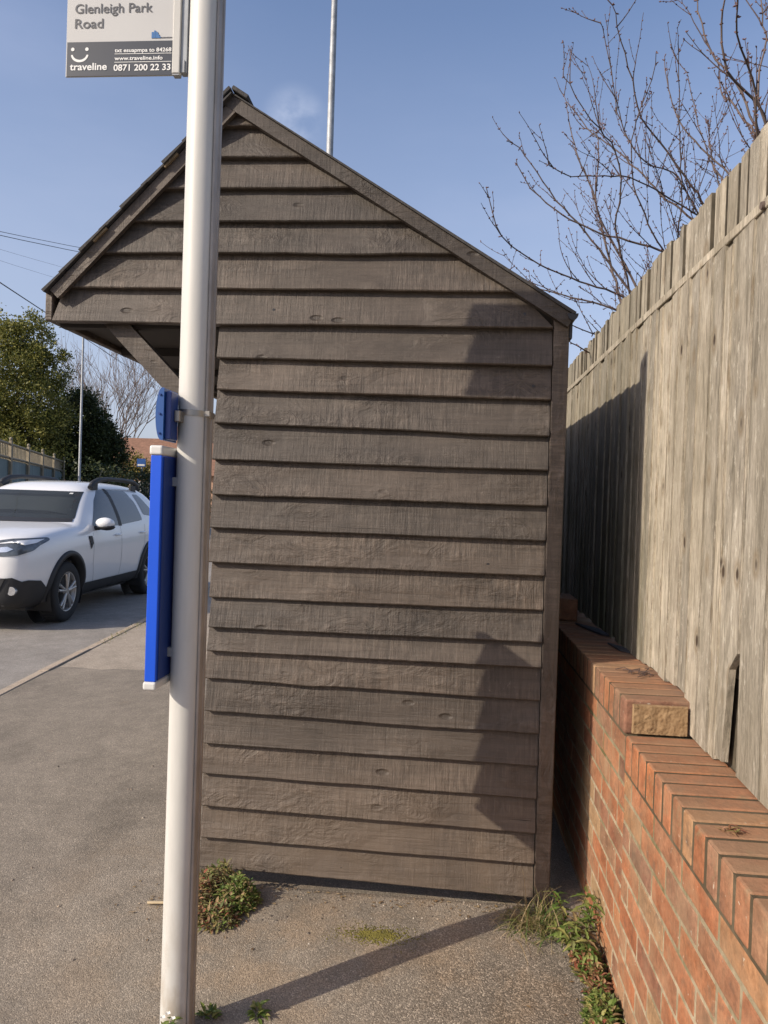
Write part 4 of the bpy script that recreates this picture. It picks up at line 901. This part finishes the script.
# front end
hl = {}
for s in (1, -1):
    h = project(rounded([(s * .43, .80), (s * .41, .945), (s * .62, .975), (s * .825, .985), (s * .845, .955), (s * .80, .85), (s * .70, .805), (s * .55, .795)], .02), 'x', .008, 'headlight', M['headl'], res=.03)
    project([(s * .46, .918), (s * .62, .945), (s * .82, .968), (s * .80, .93), (s * .74, .91), (s * .70, .935)], 'x', .014, 'daylight_lamp', M['drl'], parent=h, res=.03)
    project([(s * .50, .835), (s * .52, .885), (s * .6, .895), (s * .66, .87), (s * .6, .84)], 'x', .013, 'reflector', M['chrome'], parent=h, res=.03)
    project([(s * .10, .57), (s * .10, .27), (s * .80, .24), (s * .835, .33), (s * .80, .50), (s * .66, .575), (s * .5, .56)], 'x', .012, 'bumper_cladding', M['carblack'], res=.05)
    project([(s * 2.17 if False else 2.155, .24), (1.70, .24), (1.76, .42), (1.9, .53), (2.05, .545), (2.155, .52)], 'y', .012, 'bumper_corner', M['carblack'], sgn=s, res=.05)
    mm = MB(); hp = bvh.ray_cast(Vector((4, s * .66, .435)), Vector((-1, 0, 0)))[0]
    mm.tube([(hp.x - .02, s * .66, .435), (hp.x + .024, s * .66, .435)], [.05, .046], 14); cb(mm, 'fog_lamp', M['chrome'])
project([(-.42, .80), (.42, .80), (.40, .95), (-.40, .95)], 'x', .008, 'grille', M['carblack'])
for s in (1, -1):
    project([(s * .04, .845), (s * .16, .845), (s * .16, .865), (s * .09, .875), (s * .16, .885), (s * .16, .91), (s * .04, .91), (s * .04, .89), (s * .02, .875), (s * .04, .865)][::s], 'x', .016, 'front_emblem', M['chrome'], res=.03)
    project([(s * .20, .85), (s * .40, .85), (s * .40, .865), (s * .20, .865)], 'x', .013, 'grille_bar', M['chrome'], res=.04)
project([(-.6, .57), (.6, .57), (.5, .35), (-.5, .35)], 'x', .02, 'lower_intake', M['carblack'])
project([(-.26, .47), (.26, .47), (.26, .58), (-.26, .58)], 'x', .03, 'number_plate', M['white_pl'])
# wheels
for ax in AX:
    for s in (1, -1):
        mm = MB(); prof = [(.20, -.10), (.235, -.105), (.32, -.105), (.342, -.085), (.346, -.04), (.346, .04), (.342, .085), (.32, .105), (.245, .108), (.225, .098)]
        P = [[(ax + r_ * math.cos(R(a)), s * (.775 + w), RW + r_ * math.sin(R(a))) for r_, w in prof] for a in range(0, 361, 10)]; mm.grid(P, flip=s > 0)
        for a in range(0, 360, 9):
            M4 = Matrix.Translation((ax, s * .775, RW)) @ Matrix.Rotation(R(a), 4, 'Y'); mm.box(.338, .350, -.06, .06, -.012, .004, 0, M4)
        w_ = cb(mm, 'wheel', M['tyre'])
        mm = MB(); P = [[(ax + r_ * math.cos(R(a)), s * (.775 + w), RW + r_ * math.sin(R(a))) for r_, w in ((.236, .094), (.226, .1), (.214, .092), (.205, .0))] for a in range(0, 361, 10)]; mm.grid(P, flip=s > 0)
        for k in range(5):
            for dd in (-9, 9):
                a0, a1 = R(72 * k + 18), R(72 * k + 18 + dd)
                pa, pb = Vector((ax + .03 * math.cos(a0), s * .86, RW + .03 * math.sin(a0))), Vector((ax + .212 * math.cos(a1), s * .866, RW + .212 * math.sin(a1)))
                mm.tube([pa, pa.lerp(pb, .5) + Vector((0, s * .006, 0)), pb], [.024, .017, .019], 6)
        mm.tube([(ax, s * .84, RW), (ax, s * .878, RW)], [.05, .036], 14)
        rim = cb(mm, 'rim', M['alloy'], w_)
        mm = MB(); mm.add([(ax + .2 * math.cos(R(a)), s * .80, RW + .2 * math.sin(R(a))) for a in range(0, 360, 12)], [list(range(30))[::(-1 if s < 0 else 1)]]); cb(mm, 'brake_disc', M['carblack'], w_)
mm = MB(); mm.tube([(-1.35, .0, 1.59), (-1.44, .0, 1.66), (-1.62, .0, 1.86)], [.008, .005, .003], 6); cb(mm, 'aerial', M['carblack'])
mm = MB(); mm.box(-1.9, 1.9, -.68, .68, .20, .24); cb(mm, 'underbody', M['carblack'])
# open the shell behind the windscreen and fit a dark cabin
ws = [(-.70, 1.185), (.70, 1.185), (.57, 1.49), (-.57, 1.49)]
bm = bmesh.new(); bm.from_mesh(raw.data)
def in_ws(c_): return .1 < c_.x < .98 and 1.18 < c_.z < 1.49 and abs(c_.y) < .665 - .13 * (c_.z - 1.185) / .305 and 1.2 < c_.z < 1.475
bmesh.ops.delete(bm, geom=[f_ for f_ in bm.faces if in_ws(f_.calc_center_median())], context='FACES'); bm.to_mesh(raw.data); bm.free()
mm = MB(); P = []
for sc2 in secs:
    if -1.85 < sc2[0][0] < .9:
        h = [(x, y * .94, .88 + (z - .88) * .93) for x, y, z in sc2[5:]]
        P.append([(h[0][0], h[0][1], .80)] + h + [(x, -y, z) for x, y, z in h[-2::-1]] + [(h[0][0], -h[0][1], .80)])
mm.grid(P); mm.add([P[-1][k] for k in range(len(P[-1]))], [list(range(len(P[-1])))]); mm.box(-1.8, .98, -.84, .84, .66, .80); cb(mm, 'cabin_lining', M['cabin'])
for nm_, po in (('top', [(-.58, 1.455), (.58, 1.455), (.572, 1.502), (-.572, 1.502)]), ('low', [(-.712, 1.168), (.712, 1.168), (.695, 1.215), (-.695, 1.215)]), ('a', [(.712, 1.168), (.578, 1.502), (.515, 1.502), (.648, 1.168)]), ('b', [(-.712, 1.168), (-.578, 1.502), (-.515, 1.502), (-.648, 1.168)])):
    project(po, 'x', .0025, 'windscreen_border', M['carblack'], res=.04)
mm = MB(); mm.box(.52, .93, -.80, .80, .80, 1.10); cb(mm, 'dashboard', M['cabin'], bevel=.04, seg=3)
for s_ in (1, -1):
    mm = MB(); mm.box(-.42, -.26, s_ * .37 - .24, s_ * .37 + .24, .75, 1.27); mm.box(-.4, .1, s_ * .37 - .24, s_ * .37 + .24, .801, .92); mm.box(-.40, -.30, s_ * .37 - .12, s_ * .37 + .12, 1.31, 1.47); cb(mm, 'seat', M['seatcloth'], bevel=.03, seg=3)
mm = MB(); mm.tube([(.42 + .06 * math.sin(R(a)), -.37 + .18 * math.cos(R(a)), 1.10 + .17 * math.sin(R(a))) for a in range(0, 361, 20)], .014, 6); cb(mm, 'steering_wheel', M['carblack'])
mm = MB(); mm.box(.27, .30, -.10, .10, 1.40, 1.46); cb(mm, 'rear_view_mirror', M['carblack'])
# passenger: one skinned body, hair and jumper as children
def skinned(name, V, E_, Rd, mat, lvl=2):
    me = bpy.data.meshes.new(name); me.from_pydata(V, E_, []); o = bpy.data.objects.new(name, me); COL.objects.link(o)
    sk = o.modifiers.new('k', 'SKIN'); sk.use_smooth_shade = True
    for i_, r in enumerate(Rd): me.skin_vertices[0].data[i_].radius = (r, r) if isinstance(r, float) else r
    me.skin_vertices[0].data[0].use_root = True
    sb = o.modifiers.new('u', 'SUBSURF'); sb.levels = sb.render_levels = lvl; apply_mods(o); o.data.materials.append(mat)
    for p_ in o.data.polygons: p_.use_smooth = True
    return o
V = [(-.18, .37, .95), (-.20, .37, 1.10), (-.19, .37, 1.22), (-.165, .37, 1.30), (-.145, .37, 1.37), (-.135, .37, 1.44), (-.18, .53, 1.19), (-.10, .57, 1.04), (.10, .47, .98), (.16, .43, .985), (-.18, .21, 1.19), (-.10, .17, 1.04), (.10, .28, .98), (.16, .32, .985), (.22, .46, .97), (.30, .46, .9), (.22, .28, .97), (.30, .28, .9)]
E_ = [(0, 1), (1, 2), (2, 3), (3, 4), (4, 5), (2, 6), (6, 7), (7, 8), (8, 9), (2, 10), (10, 11), (11, 12), (12, 13), (0, 14), (14, 15), (0, 16), (16, 17)]
pb = skinned('person', V, E_, [(.15, .11), (.14, .10), (.12, .085), .05, (.075, .085), (.07, .08), .06, .048, .036, .03, .06, .048, .036, .03, .08, .06, .08, .06], M['skin'])
tag(pb, 'passenger in red top sitting behind the windscreen of the white car', 'person')
pb.location = car.location; pb.rotation_euler = (0, 0, CA)
mm = MB(); mm.blob((-.155, .37, 1.455), .095, .085, .075, 14, 10, 0, .2, 3); h = mm.build('hair', M['hair']); h.parent = pb
mm = MB(); mm.tube([(-.19, .37, .90), (-.205, .37, 1.05), (-.20, .37, 1.17), (-.185, .37, 1.255)], [.165, .155, .15, .075], 14)
for s_ in (1, -1): mm.tube([(-.19, .37 + s_ * .10, 1.21), (-.18, .37 + s_ * .165, 1.18), (-.10, .37 + s_ * .2, 1.04), (.08, .37 + s_ * .11, .985)], [.07, .072, .058, .045], 10)
h = mm.build('jumper', M['coat_red']); h.parent = pb
for s_ in (1, -1):
    mm = MB(); mm.blob((-.066, .37 + s_ * .03, 1.405), .008, .013, .009, 8, 5); h = mm.build('eye', M['hair']); h.parent = pb
mm = MB(); mm.blob((-.058, .37, 1.38), .018, .013, .022, 8, 6); h = mm.build('nose', M['skin']); h.parent = pb

# ------------------------------------------------------------------ across the road: fence, trees, hedge, house
def dirn(a, b_): d = Vector(b_) - Vector(a); return d, d.length
A, B = Vector((-10.2, 15.6, 0)), Vector((-14.57, 27.0, 0)); D, LEN = dirn(A, B); D.normalize(); NV = Vector((D.y, -D.x, 0))
gf = empty('garden_fence', A, 'blue-green board garden fence with trellis top across the road', 'fence')
def along(t, z, o=0): return A + D * t + NV * o + Vector((0, 0, z))
m = MB(); t = 0
while t < LEN:
    zt = 2.2 + .06 * t / LEN; p, q_ = along(t, 0), along(t + .118, 0); o_ = .012
    vs = [along(t, -.1), along(t + .118, -.1), along(t + .118, -.1, -.02), along(t, -.1, -.02), along(t, zt), along(t + .118, zt), along(t + .118, zt, -.02), along(t, zt, -.02)]
    m.add(vs, [(0, 1, 5, 4), (1, 2, 6, 5), (2, 3, 7, 6), (3, 0, 4, 7), (4, 5, 6, 7)]); t += .122
m.build('fence_boards', M['greenfence'], gf)
m = MB(); t = 0
while t < LEN:
    m.tube([along(t, 2.2), along(t, 2.6)], .018, 4); t += .19
for z in (2.27, 2.62): m.tube([along(0, z, .01), along(LEN, z, .01)], .035, 4)
m.build('trellis', M['trellis'], gf)
for k in range(6):
    p = along(k * LEN / 5, 0, .06); m = MB(); m.box(p.x - .035, p.x + .035, p.y - .035, p.y + .035, -.1, 2.70); m.blob((p.x, p.y, 2.74), .045, .045, .05, 8, 5); m.build('fence_post', M['trellis'], gf)

def crown(mb, q, c, r, nclump, nleaf, L, cl=.35, hollow=.45, shape=None):
    c = Vector(c)
    for k in range(nclump):
        d = Vector((q.gauss(0, 1), q.gauss(0, 1), q.gauss(0, 1))).normalized(); rad = (hollow + (1 - hollow) * q.random() ** .6) * (1 + .25 * noise.noise(d * 2.2 + c))
        cc = c + Vector((d.x * r[0], d.y * r[1], d.z * r[2])) * rad
        if shape: cc = shape(cc)
        cs = cl * q.uniform(.6, 1.3)
        for j in range(nleaf):
            o_ = Vector((q.gauss(0, .5), q.gauss(0, .5), q.gauss(0, .42))) * cs; d1 = (sphere_dir(q, -.4) + o_.normalized() * .6).normalized()
            s_ = d1.cross(Vector((q.gauss(0, 1), q.gauss(0, 1), q.gauss(0, 1)))).normalized(); l_ = L * q.uniform(.6, 1.3); p = cc + o_
            mb.add([p, p + d1 * l_ * .5 + s_ * l_ * .28, p + d1 * l_, p + d1 * l_ * .5 - s_ * l_ * .28], [(0, 1, 2, 3)])
def tree(name, label, base, trunk_h, r0, parts, mat, seed, L):
    q = random.Random(seed); t = empty(name, base, label, 'tree'); b_ = Vector(base)
    m = MB(); m.tube([b_, b_ + Vector((.1, 0, trunk_h * .5)), b_ + Vector((0, .1, trunk_h))], [r0, r0 * .8, r0 * .5], 9)
    for (c, r, nc, nl, cl) in parts: m.tube([b_ + Vector((0, 0, trunk_h * .6)), b_.lerp(b_ + Vector(c), .6), b_ + Vector(c) + Vector((0, 0, r[2] * .5))], [r0 * .5, r0 * .35, .02], 6)
    m.build('trunk', M['bark'], t); m = MB()
    for (c, r, nc, nl, cl) in parts: crown(m, q, b_ + Vector(c), r, nc, nl, L, cl)
    m.build('crown', mat, t)
tree('evergreen_tree', 'large sunlit olive-green evergreen tree behind the garden fence', (-16.75, 26.8, -.1), 3, .22,
     [(tuple(v * 1.13 for v in c_), tuple(v * 1.13 for v in r_), n1, n2, l_ * 1.1) for c_, r_, n1, n2, l_ in [((-.6, 0, 5.0), (2.3, 2.2, 2.1), 230, 90, .42), ((.9, -.3, 4.3), (1.35, 1.4, 1.6), 150, 90, .36), ((-2.2, 0, 3.6), (2.2, 2, 2.0), 150, 80, .45), ((1.2, -.5, 2.9), (1.1, 1.2, 1.4), 120, 90, .34), ((-.4, -.6, 2.6), (1.8, 1.4, 1.5), 130, 80, .4), ((.6, 0, 6.5), (.8, .8, .95), 70, 80, .26), ((1.5, 0, 5.4), (.6, .7, .9), 50, 70, .24), ((-.9, 0, 6.9), (.8, .8, .7), 50, 70, .26)]], M['ever'], 41, .105)
tree('dark_tree', 'dark green rounded tree beside the lamp post across the road', (-15.5, 30, -.1), 2.5, .18,
     [((.1, 0, 4.0), (1.45, 1.4, 1.9), 240, 90, .36), ((1.05, 0, 3.3), (.95, 1.1, 1.25), 130, 90, .3), ((-1.1, 0, 3.2), (1.2, 1.2, 1.9), 110, 80, .38), ((.2, -.2, 1.9), (1.5, 1.2, 1.4), 130, 80, .36)], M['holly'], 42, .12)
# distant bare tree
def winter_tree(label, base, seed, h, n0=6):
    q = random.Random(seed); t = empty('winter_tree', base, label, 'tree'); tk, br = MB(), MB(); b_ = Vector(base)
    tk.tube([b_, b_ + Vector((0, 0, h * .28))], [.2, .15], 8)
    def grow(p, d, L, r, dep):
        pts = [p]; d = d.normalized()
        for i in range(5): d = (d + Vector((q.gauss(0, .09), q.gauss(0, .09), .06))).normalized(); pts.append(pts[-1] + d * L / 5)
        br.tube(pts, [max(.008, r * (1 - .6 * i / 5)) for i in range(6)], 5 if dep > 2 else 4, cap=False)
        if dep > 0:
            for k in range(4 if dep > 1 else 5):
                i = q.randint(2, 5); grow(pts[i], d + Vector((q.gauss(0, .5), q.gauss(0, .5), q.gauss(.2, .25))), L * q.uniform(.5, .75), r * .55, dep - 1)
    for k in range(n0):
        a = k * 6.28 / n0; grow(b_ + Vector((0, 0, h * q.uniform(.16, .28))), Vector((math.cos(a) * .55, math.sin(a) * .55, 1)), h * .38, .07, 3)
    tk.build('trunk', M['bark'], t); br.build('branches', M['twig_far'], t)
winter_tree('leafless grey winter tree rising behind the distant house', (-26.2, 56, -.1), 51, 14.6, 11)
# hedge
q = random.Random(61); m = MB(); H0, H1 = Vector((-11.9, 23.5, 0)), Vector((-14.2, 42, 0))
for k in range(900):
    t = q.random(); p = H0.lerp(H1, t); zt = 2.45 - .25 * t; o_ = q.uniform(-.6, .6); z = q.uniform(0, zt); 
    if abs(o_) < .45 and z < zt - .25: o_ = .55 if q.random() < .6 else -.55
    c = p + Vector((o_, 0, z + .1 * noise.noise(Vector((t * 30, o_, 0)))))
    for j in range(26):
        pp = c + Vector((q.gauss(0, .12), q.gauss(0, .16), q.gauss(0, .1))); d1 = sphere_dir(q, -.3); s_ = d1.cross(Vector((q.gauss(0, 1), q.gauss(0, 1), q.gauss(0, 1)))).normalized(); l_ = .11 * q.uniform(.6, 1.3)
        m.add([pp, pp + d1 * l_ * .5 + s_ * l_ * .3, pp + d1 * l_, pp + d1 * l_ * .5 - s_ * l_ * .3], [(0, 1, 2, 3)])
tag(m.build('hedge', M['hedge']), 'long dark clipped hedge behind the white car', 'hedge')
q = random.Random(62); m = MB(); crown(m, q, (-15.7, 35.5, 2.9), (1.0, .8, .6), 50, 40, .13, .3); crown(m, q, (-14.7, 35.5, 2.5), (.6, .8, .5), 20, 40, .13, .3)
tag(m.build('yellow_bush', M['yellowbush']), 'yellow flowering bush beyond the dark hedge in front of house', 'bush')
# house with hipped tiled roof
hs = empty('house', (-18.5, 49, -.1), 'brick house with brown tiled roof beyond the hedge', 'house')
X0, X1, HY0, HY1 = -25.5, -13.2, 45.5, 53
m = MB(); m.box(X0 + .4, X1 - .4, HY0 + .4, HY1 - .4, -.1, 2.9); m.build('wall', M['housewall'], hs)
m = MB(); rz = 5.35; vs = [(X0, HY0, 2.8), (X1, HY0, 2.8), (X1, HY1, 2.8), (X0, HY1, 2.8), (X0 + 2.5, 49.2, rz), (X1 - 1.2, 49.2, rz)]
m.add(vs, [(0, 1, 5, 4), (1, 2, 5), (2, 3, 4, 5), (3, 0, 4), (3, 2, 1, 0)]); m.build('roof', M['redroof'], hs)
m = MB(); m.box(-18.6, -17.9, 48.9, 49.6, 4.9, 6.2); m.tube([(-18.25, 49.25, 6.2), (-18.25, 49.25, 6.5)], .12, 8); m.build('chimney', M['housewall'], hs)
for wx in (-23, -19.5, -16):
    m = MB(); m.box(wx - .7, wx + .7, HY0 + .36, HY0 + .41, 1.0, 2.3); w_ = m.build('window', M['whiteframe'], hs)
    m = MB(); m.box(wx - .62, wx - .03, HY0 + .34, HY0 + .355, 1.08, 2.22); m.box(wx + .03, wx + .62, HY0 + .34, HY0 + .355, 1.08, 2.22); pn = m.build('pane', M['window'], None); pn.parent = w_
# lamp columns
def lamp(label, base, h, r, arm):
    t = empty('street_lamp', base, label, 'street lamp'); b_ = Vector(base)
    m = MB(); m.tube([b_, b_ + Vector((0, 0, 1.2)), b_ + Vector((0, 0, 1.25)), b_ + Vector((0, 0, h))], [r * 1.35, r * 1.35, r, r * .62], 14); m.build('column', M['galv'], t)
    a = Vector(arm); m = MB(); m.tube([b_ + Vector((0, 0, h - .05)), b_ + Vector((0, 0, h + .1)) + a * .3, b_ + Vector((0, 0, h + .15)) + a], r * .5, 8); m.build('arm', M['galv'], t)
    p = b_ + Vector((0, 0, h + .14)) + a * 1.25; m = MB(); m.blob(p, .3, .17, .07, 12, 6); m.build('lantern', M['galv'], t)
lamp('tall galvanised street lamp column rising behind the shelter roof', (-1.735, 10, -.0), 9.0, .062, (-.9, 0, 0))
lamp('thin grey street lamp post standing across the road by the trees', (-11.3, 22, -.03), 8.0, .042, (.8, -.2, 0))
# small blue road sign
rs = empty('road_sign', (-14.4, 34, -.1), 'small blue and white road sign above the hedge', 'sign')
m = MB(); m.tube([(-14.4, 34, -.1), (-14.4, 34, 3.15)], .038, 8); m.build('post', M['galv'], rs)
m = MB(); m.box(-14.62, -14.2, 33.93, 33.955, 2.78, 3.16); m.build('plate', M['blue_lens'], rs)
m = MB(); m.box(-14.58, -14.24, 33.92, 33.929, 2.82, 2.9); m.build('white_panels', M['white_pl'], rs)
# overhead cables
for i, (a, b_, lab, r) in enumerate((((-9.99, 12.0, 6.28), (-11.28, 32.0, 11.64), 'upper of two close thick cables crossing the sky at left', .0065), ((-9.9, 12.0, 6.22), (-11.63, 32.0, 11.46), 'lower of two close thick cables crossing the sky at left', .008),
        ((-9.52, 12.0, 6.04), (-13.12, 32.0, 10.61), 'upper of the two faint thin cables below the thick pair', .0028), ((-9.16, 12.0, 5.79), (-14.52, 32.0, 10.34), 'lower of the two faint thin cables below the thick pair', .0028), 'W5')[:4]):
    m = MB(); a, b_ = Vector(a), Vector(b_); m.tube([a.lerp(b_, k / 8) - Vector((0, 0, .12 * (1 - (k / 4 - 1) ** 2))) for k in range(9)], r, 5)
    tag(m.build('overhead_cable', M['wire']), lab, 'cable', 'overhead cables at left')
a, b_ = Vector((-6.28, 6.2, 4.65)), Vector((-30.3, 76.6, 12.7)); m = MB(); m.tube([a.lerp(b_, k / 8) for k in range(9)], .012, 5)
tag(m.build('overhead_cable', M['wire']), 'lone dark cable slanting down to the evergreen tree top', 'cable', 'overhead cables at left')

# ------------------------------------------------------------------ sky, sun, camera
EL, AZ = R(28.7), math.atan2(-.84, -.545)
w = bpy.data.worlds.new('World'); scene.world = w; w.use_nodes = True; t = w.node_tree; bg = t.nodes['Background']
sky = t.nodes.new('ShaderNodeTexSky'); sky.sky_type = 'NISHITA'; sky.sun_disc = False; sky.sun_elevation = EL; sky.sun_rotation = AZ; sky.air_density = 1.0; sky.dust_density = 1.9; sky.ozone_density = 1.5
tc_ = t.nodes.new('ShaderNodeTexCoord')
def cloud(loc, scale, lo, hi, strength, prev, col, mask=None):
    mp = t.nodes.new('ShaderNodeMapping'); mp.inputs['Location'].default_value = loc; mp.inputs['Scale'].default_value = scale; t.links.new(tc_.outputs['Generated'], mp.inputs[0])
    nz_ = t.nodes.new('ShaderNodeTexNoise'); nz_.inputs['Scale'].default_value = 1; nz_.inputs['Detail'].default_value = 6; nz_.inputs['Roughness'].default_value = .55; t.links.new(mp.outputs[0], nz_.inputs['Vector'])
    mr = t.nodes.new('ShaderNodeMapRange'); mr.interpolation_type = 'SMOOTHSTEP'; t.links.new(nz_.outputs['Fac'], mr.inputs['Value']); mr.inputs['From Min'].default_value = lo; mr.inputs['From Max'].default_value = hi; mr.inputs['To Max'].default_value = strength
    f_ = mr.outputs[0]
    if mask:
        d = Vector(mask[0]).normalized(); vm = t.nodes.new('ShaderNodeVectorMath'); vm.operation = 'DISTANCE'; vm.inputs[1].default_value = d
        t.links.new(tc_.outputs['Generated'], vm.inputs[0]); m2 = t.nodes.new('ShaderNodeMapRange'); m2.interpolation_type = 'SMOOTHSTEP'; t.links.new(vm.outputs['Value'], m2.inputs['Value'])
        m2.inputs['From Min'].default_value = 0; m2.inputs['From Max'].default_value = mask[1]; m2.inputs['To Min'].default_value = 1; m2.inputs['To Max'].default_value = 0
        mu = t.nodes.new('ShaderNodeMath'); mu.operation = 'MULTIPLY'; t.links.new(f_, mu.inputs[0]); t.links.new(m2.outputs[0], mu.inputs[1]); f_ = mu.outputs[0]
    mx = t.nodes.new('ShaderNodeMix'); mx.data_type = 'RGBA'; t.links.new(f_, mx.inputs[0]); t.links.new(prev, mx.inputs[6]); mx.inputs[7].default_value = (*col, 1); return mx.outputs[2]
c = cloud((3, 1, 2), (1.6, 1.6, 5), .42, .85, .22, sky.outputs[0], (3.4, 3.9, 4.8))
c = cloud((1, 4, 2), (11, 11, 15), .36, .64, .6, c, (4.6, 5.2, 5.8), ((-0.194, 0.871, 0.451), .045))
sp = t.nodes.new('ShaderNodeSeparateXYZ'); t.links.new(tc_.outputs['Generated'], sp.inputs[0]); hz_ = t.nodes.new('ShaderNodeMapRange'); t.links.new(sp.outputs[2], hz_.inputs['Value'])
hz_.inputs['From Min'].default_value = 0; hz_.inputs['From Max'].default_value = .55; hz_.inputs['To Min'].default_value = .72; hz_.inputs['To Max'].default_value = 0
hx_ = t.nodes.new('ShaderNodeMix'); hx_.data_type = 'RGBA'; t.links.new(hz_.outputs[0], hx_.inputs[0]); t.links.new(c, hx_.inputs[6]); hx_.inputs[7].default_value = (2.75, 3.15, 3.75, 1); c = hx_.outputs[2]
tn = t.nodes.new('ShaderNodeMix'); tn.data_type = 'RGBA'; tn.blend_type = 'MULTIPLY'; tn.inputs[0].default_value = 1; t.links.new(c, tn.inputs[6]); tn.inputs[7].default_value = (1.5, 1.43, 1.52, 1)
t.links.new(tn.outputs[2], bg.inputs['Color']); bg.inputs['Strength'].default_value = .125
sl = bpy.data.lights.new('sun', 'SUN'); sl.energy = 5.0; sl.angle = R(.53); sl.color = (1.0, .89, .74); so = bpy.data.objects.new('sun', sl); COL.objects.link(so)
so.rotation_euler = Vector((.84 * math.cos(EL) / 1.0013, .545 * math.cos(EL) / 1.0013, -math.sin(EL))).to_track_quat('-Z', 'Y').to_euler(); so.location = (-20, -12, 14)
cd = bpy.data.cameras.new('camera'); cam = bpy.data.objects.new('camera', cd); COL.objects.link(cam); scene.camera = cam
cd.sensor_fit = 'VERTICAL'; cd.sensor_height = 36; cd.lens = 36 * 740 / 1024; cd.clip_start = .05; cd.clip_end = 2000
yw, pt, rl = R(4.75), R(-.65), R(1.91)
d = Vector((-math.sin(yw) * math.cos(pt), math.cos(yw) * math.cos(pt), math.sin(pt))); r_ = Vector((math.cos(yw), math.sin(yw), 0)); u = r_.cross(d)
r2 = r_ * math.cos(rl) + u * math.sin(rl); u2 = u * math.cos(rl) - r_ * math.sin(rl)
cam.matrix_world = Matrix(((r2.x, u2.x, -d.x, 0), (r2.y, u2.y, -d.y, 0), (r2.z, u2.z, -d.z, 1.42), (0, 0, 0, 1)))
scene.view_settings.view_transform = 'Standard'; scene.view_settings.look = 'None'; scene.view_settings.exposure = 0
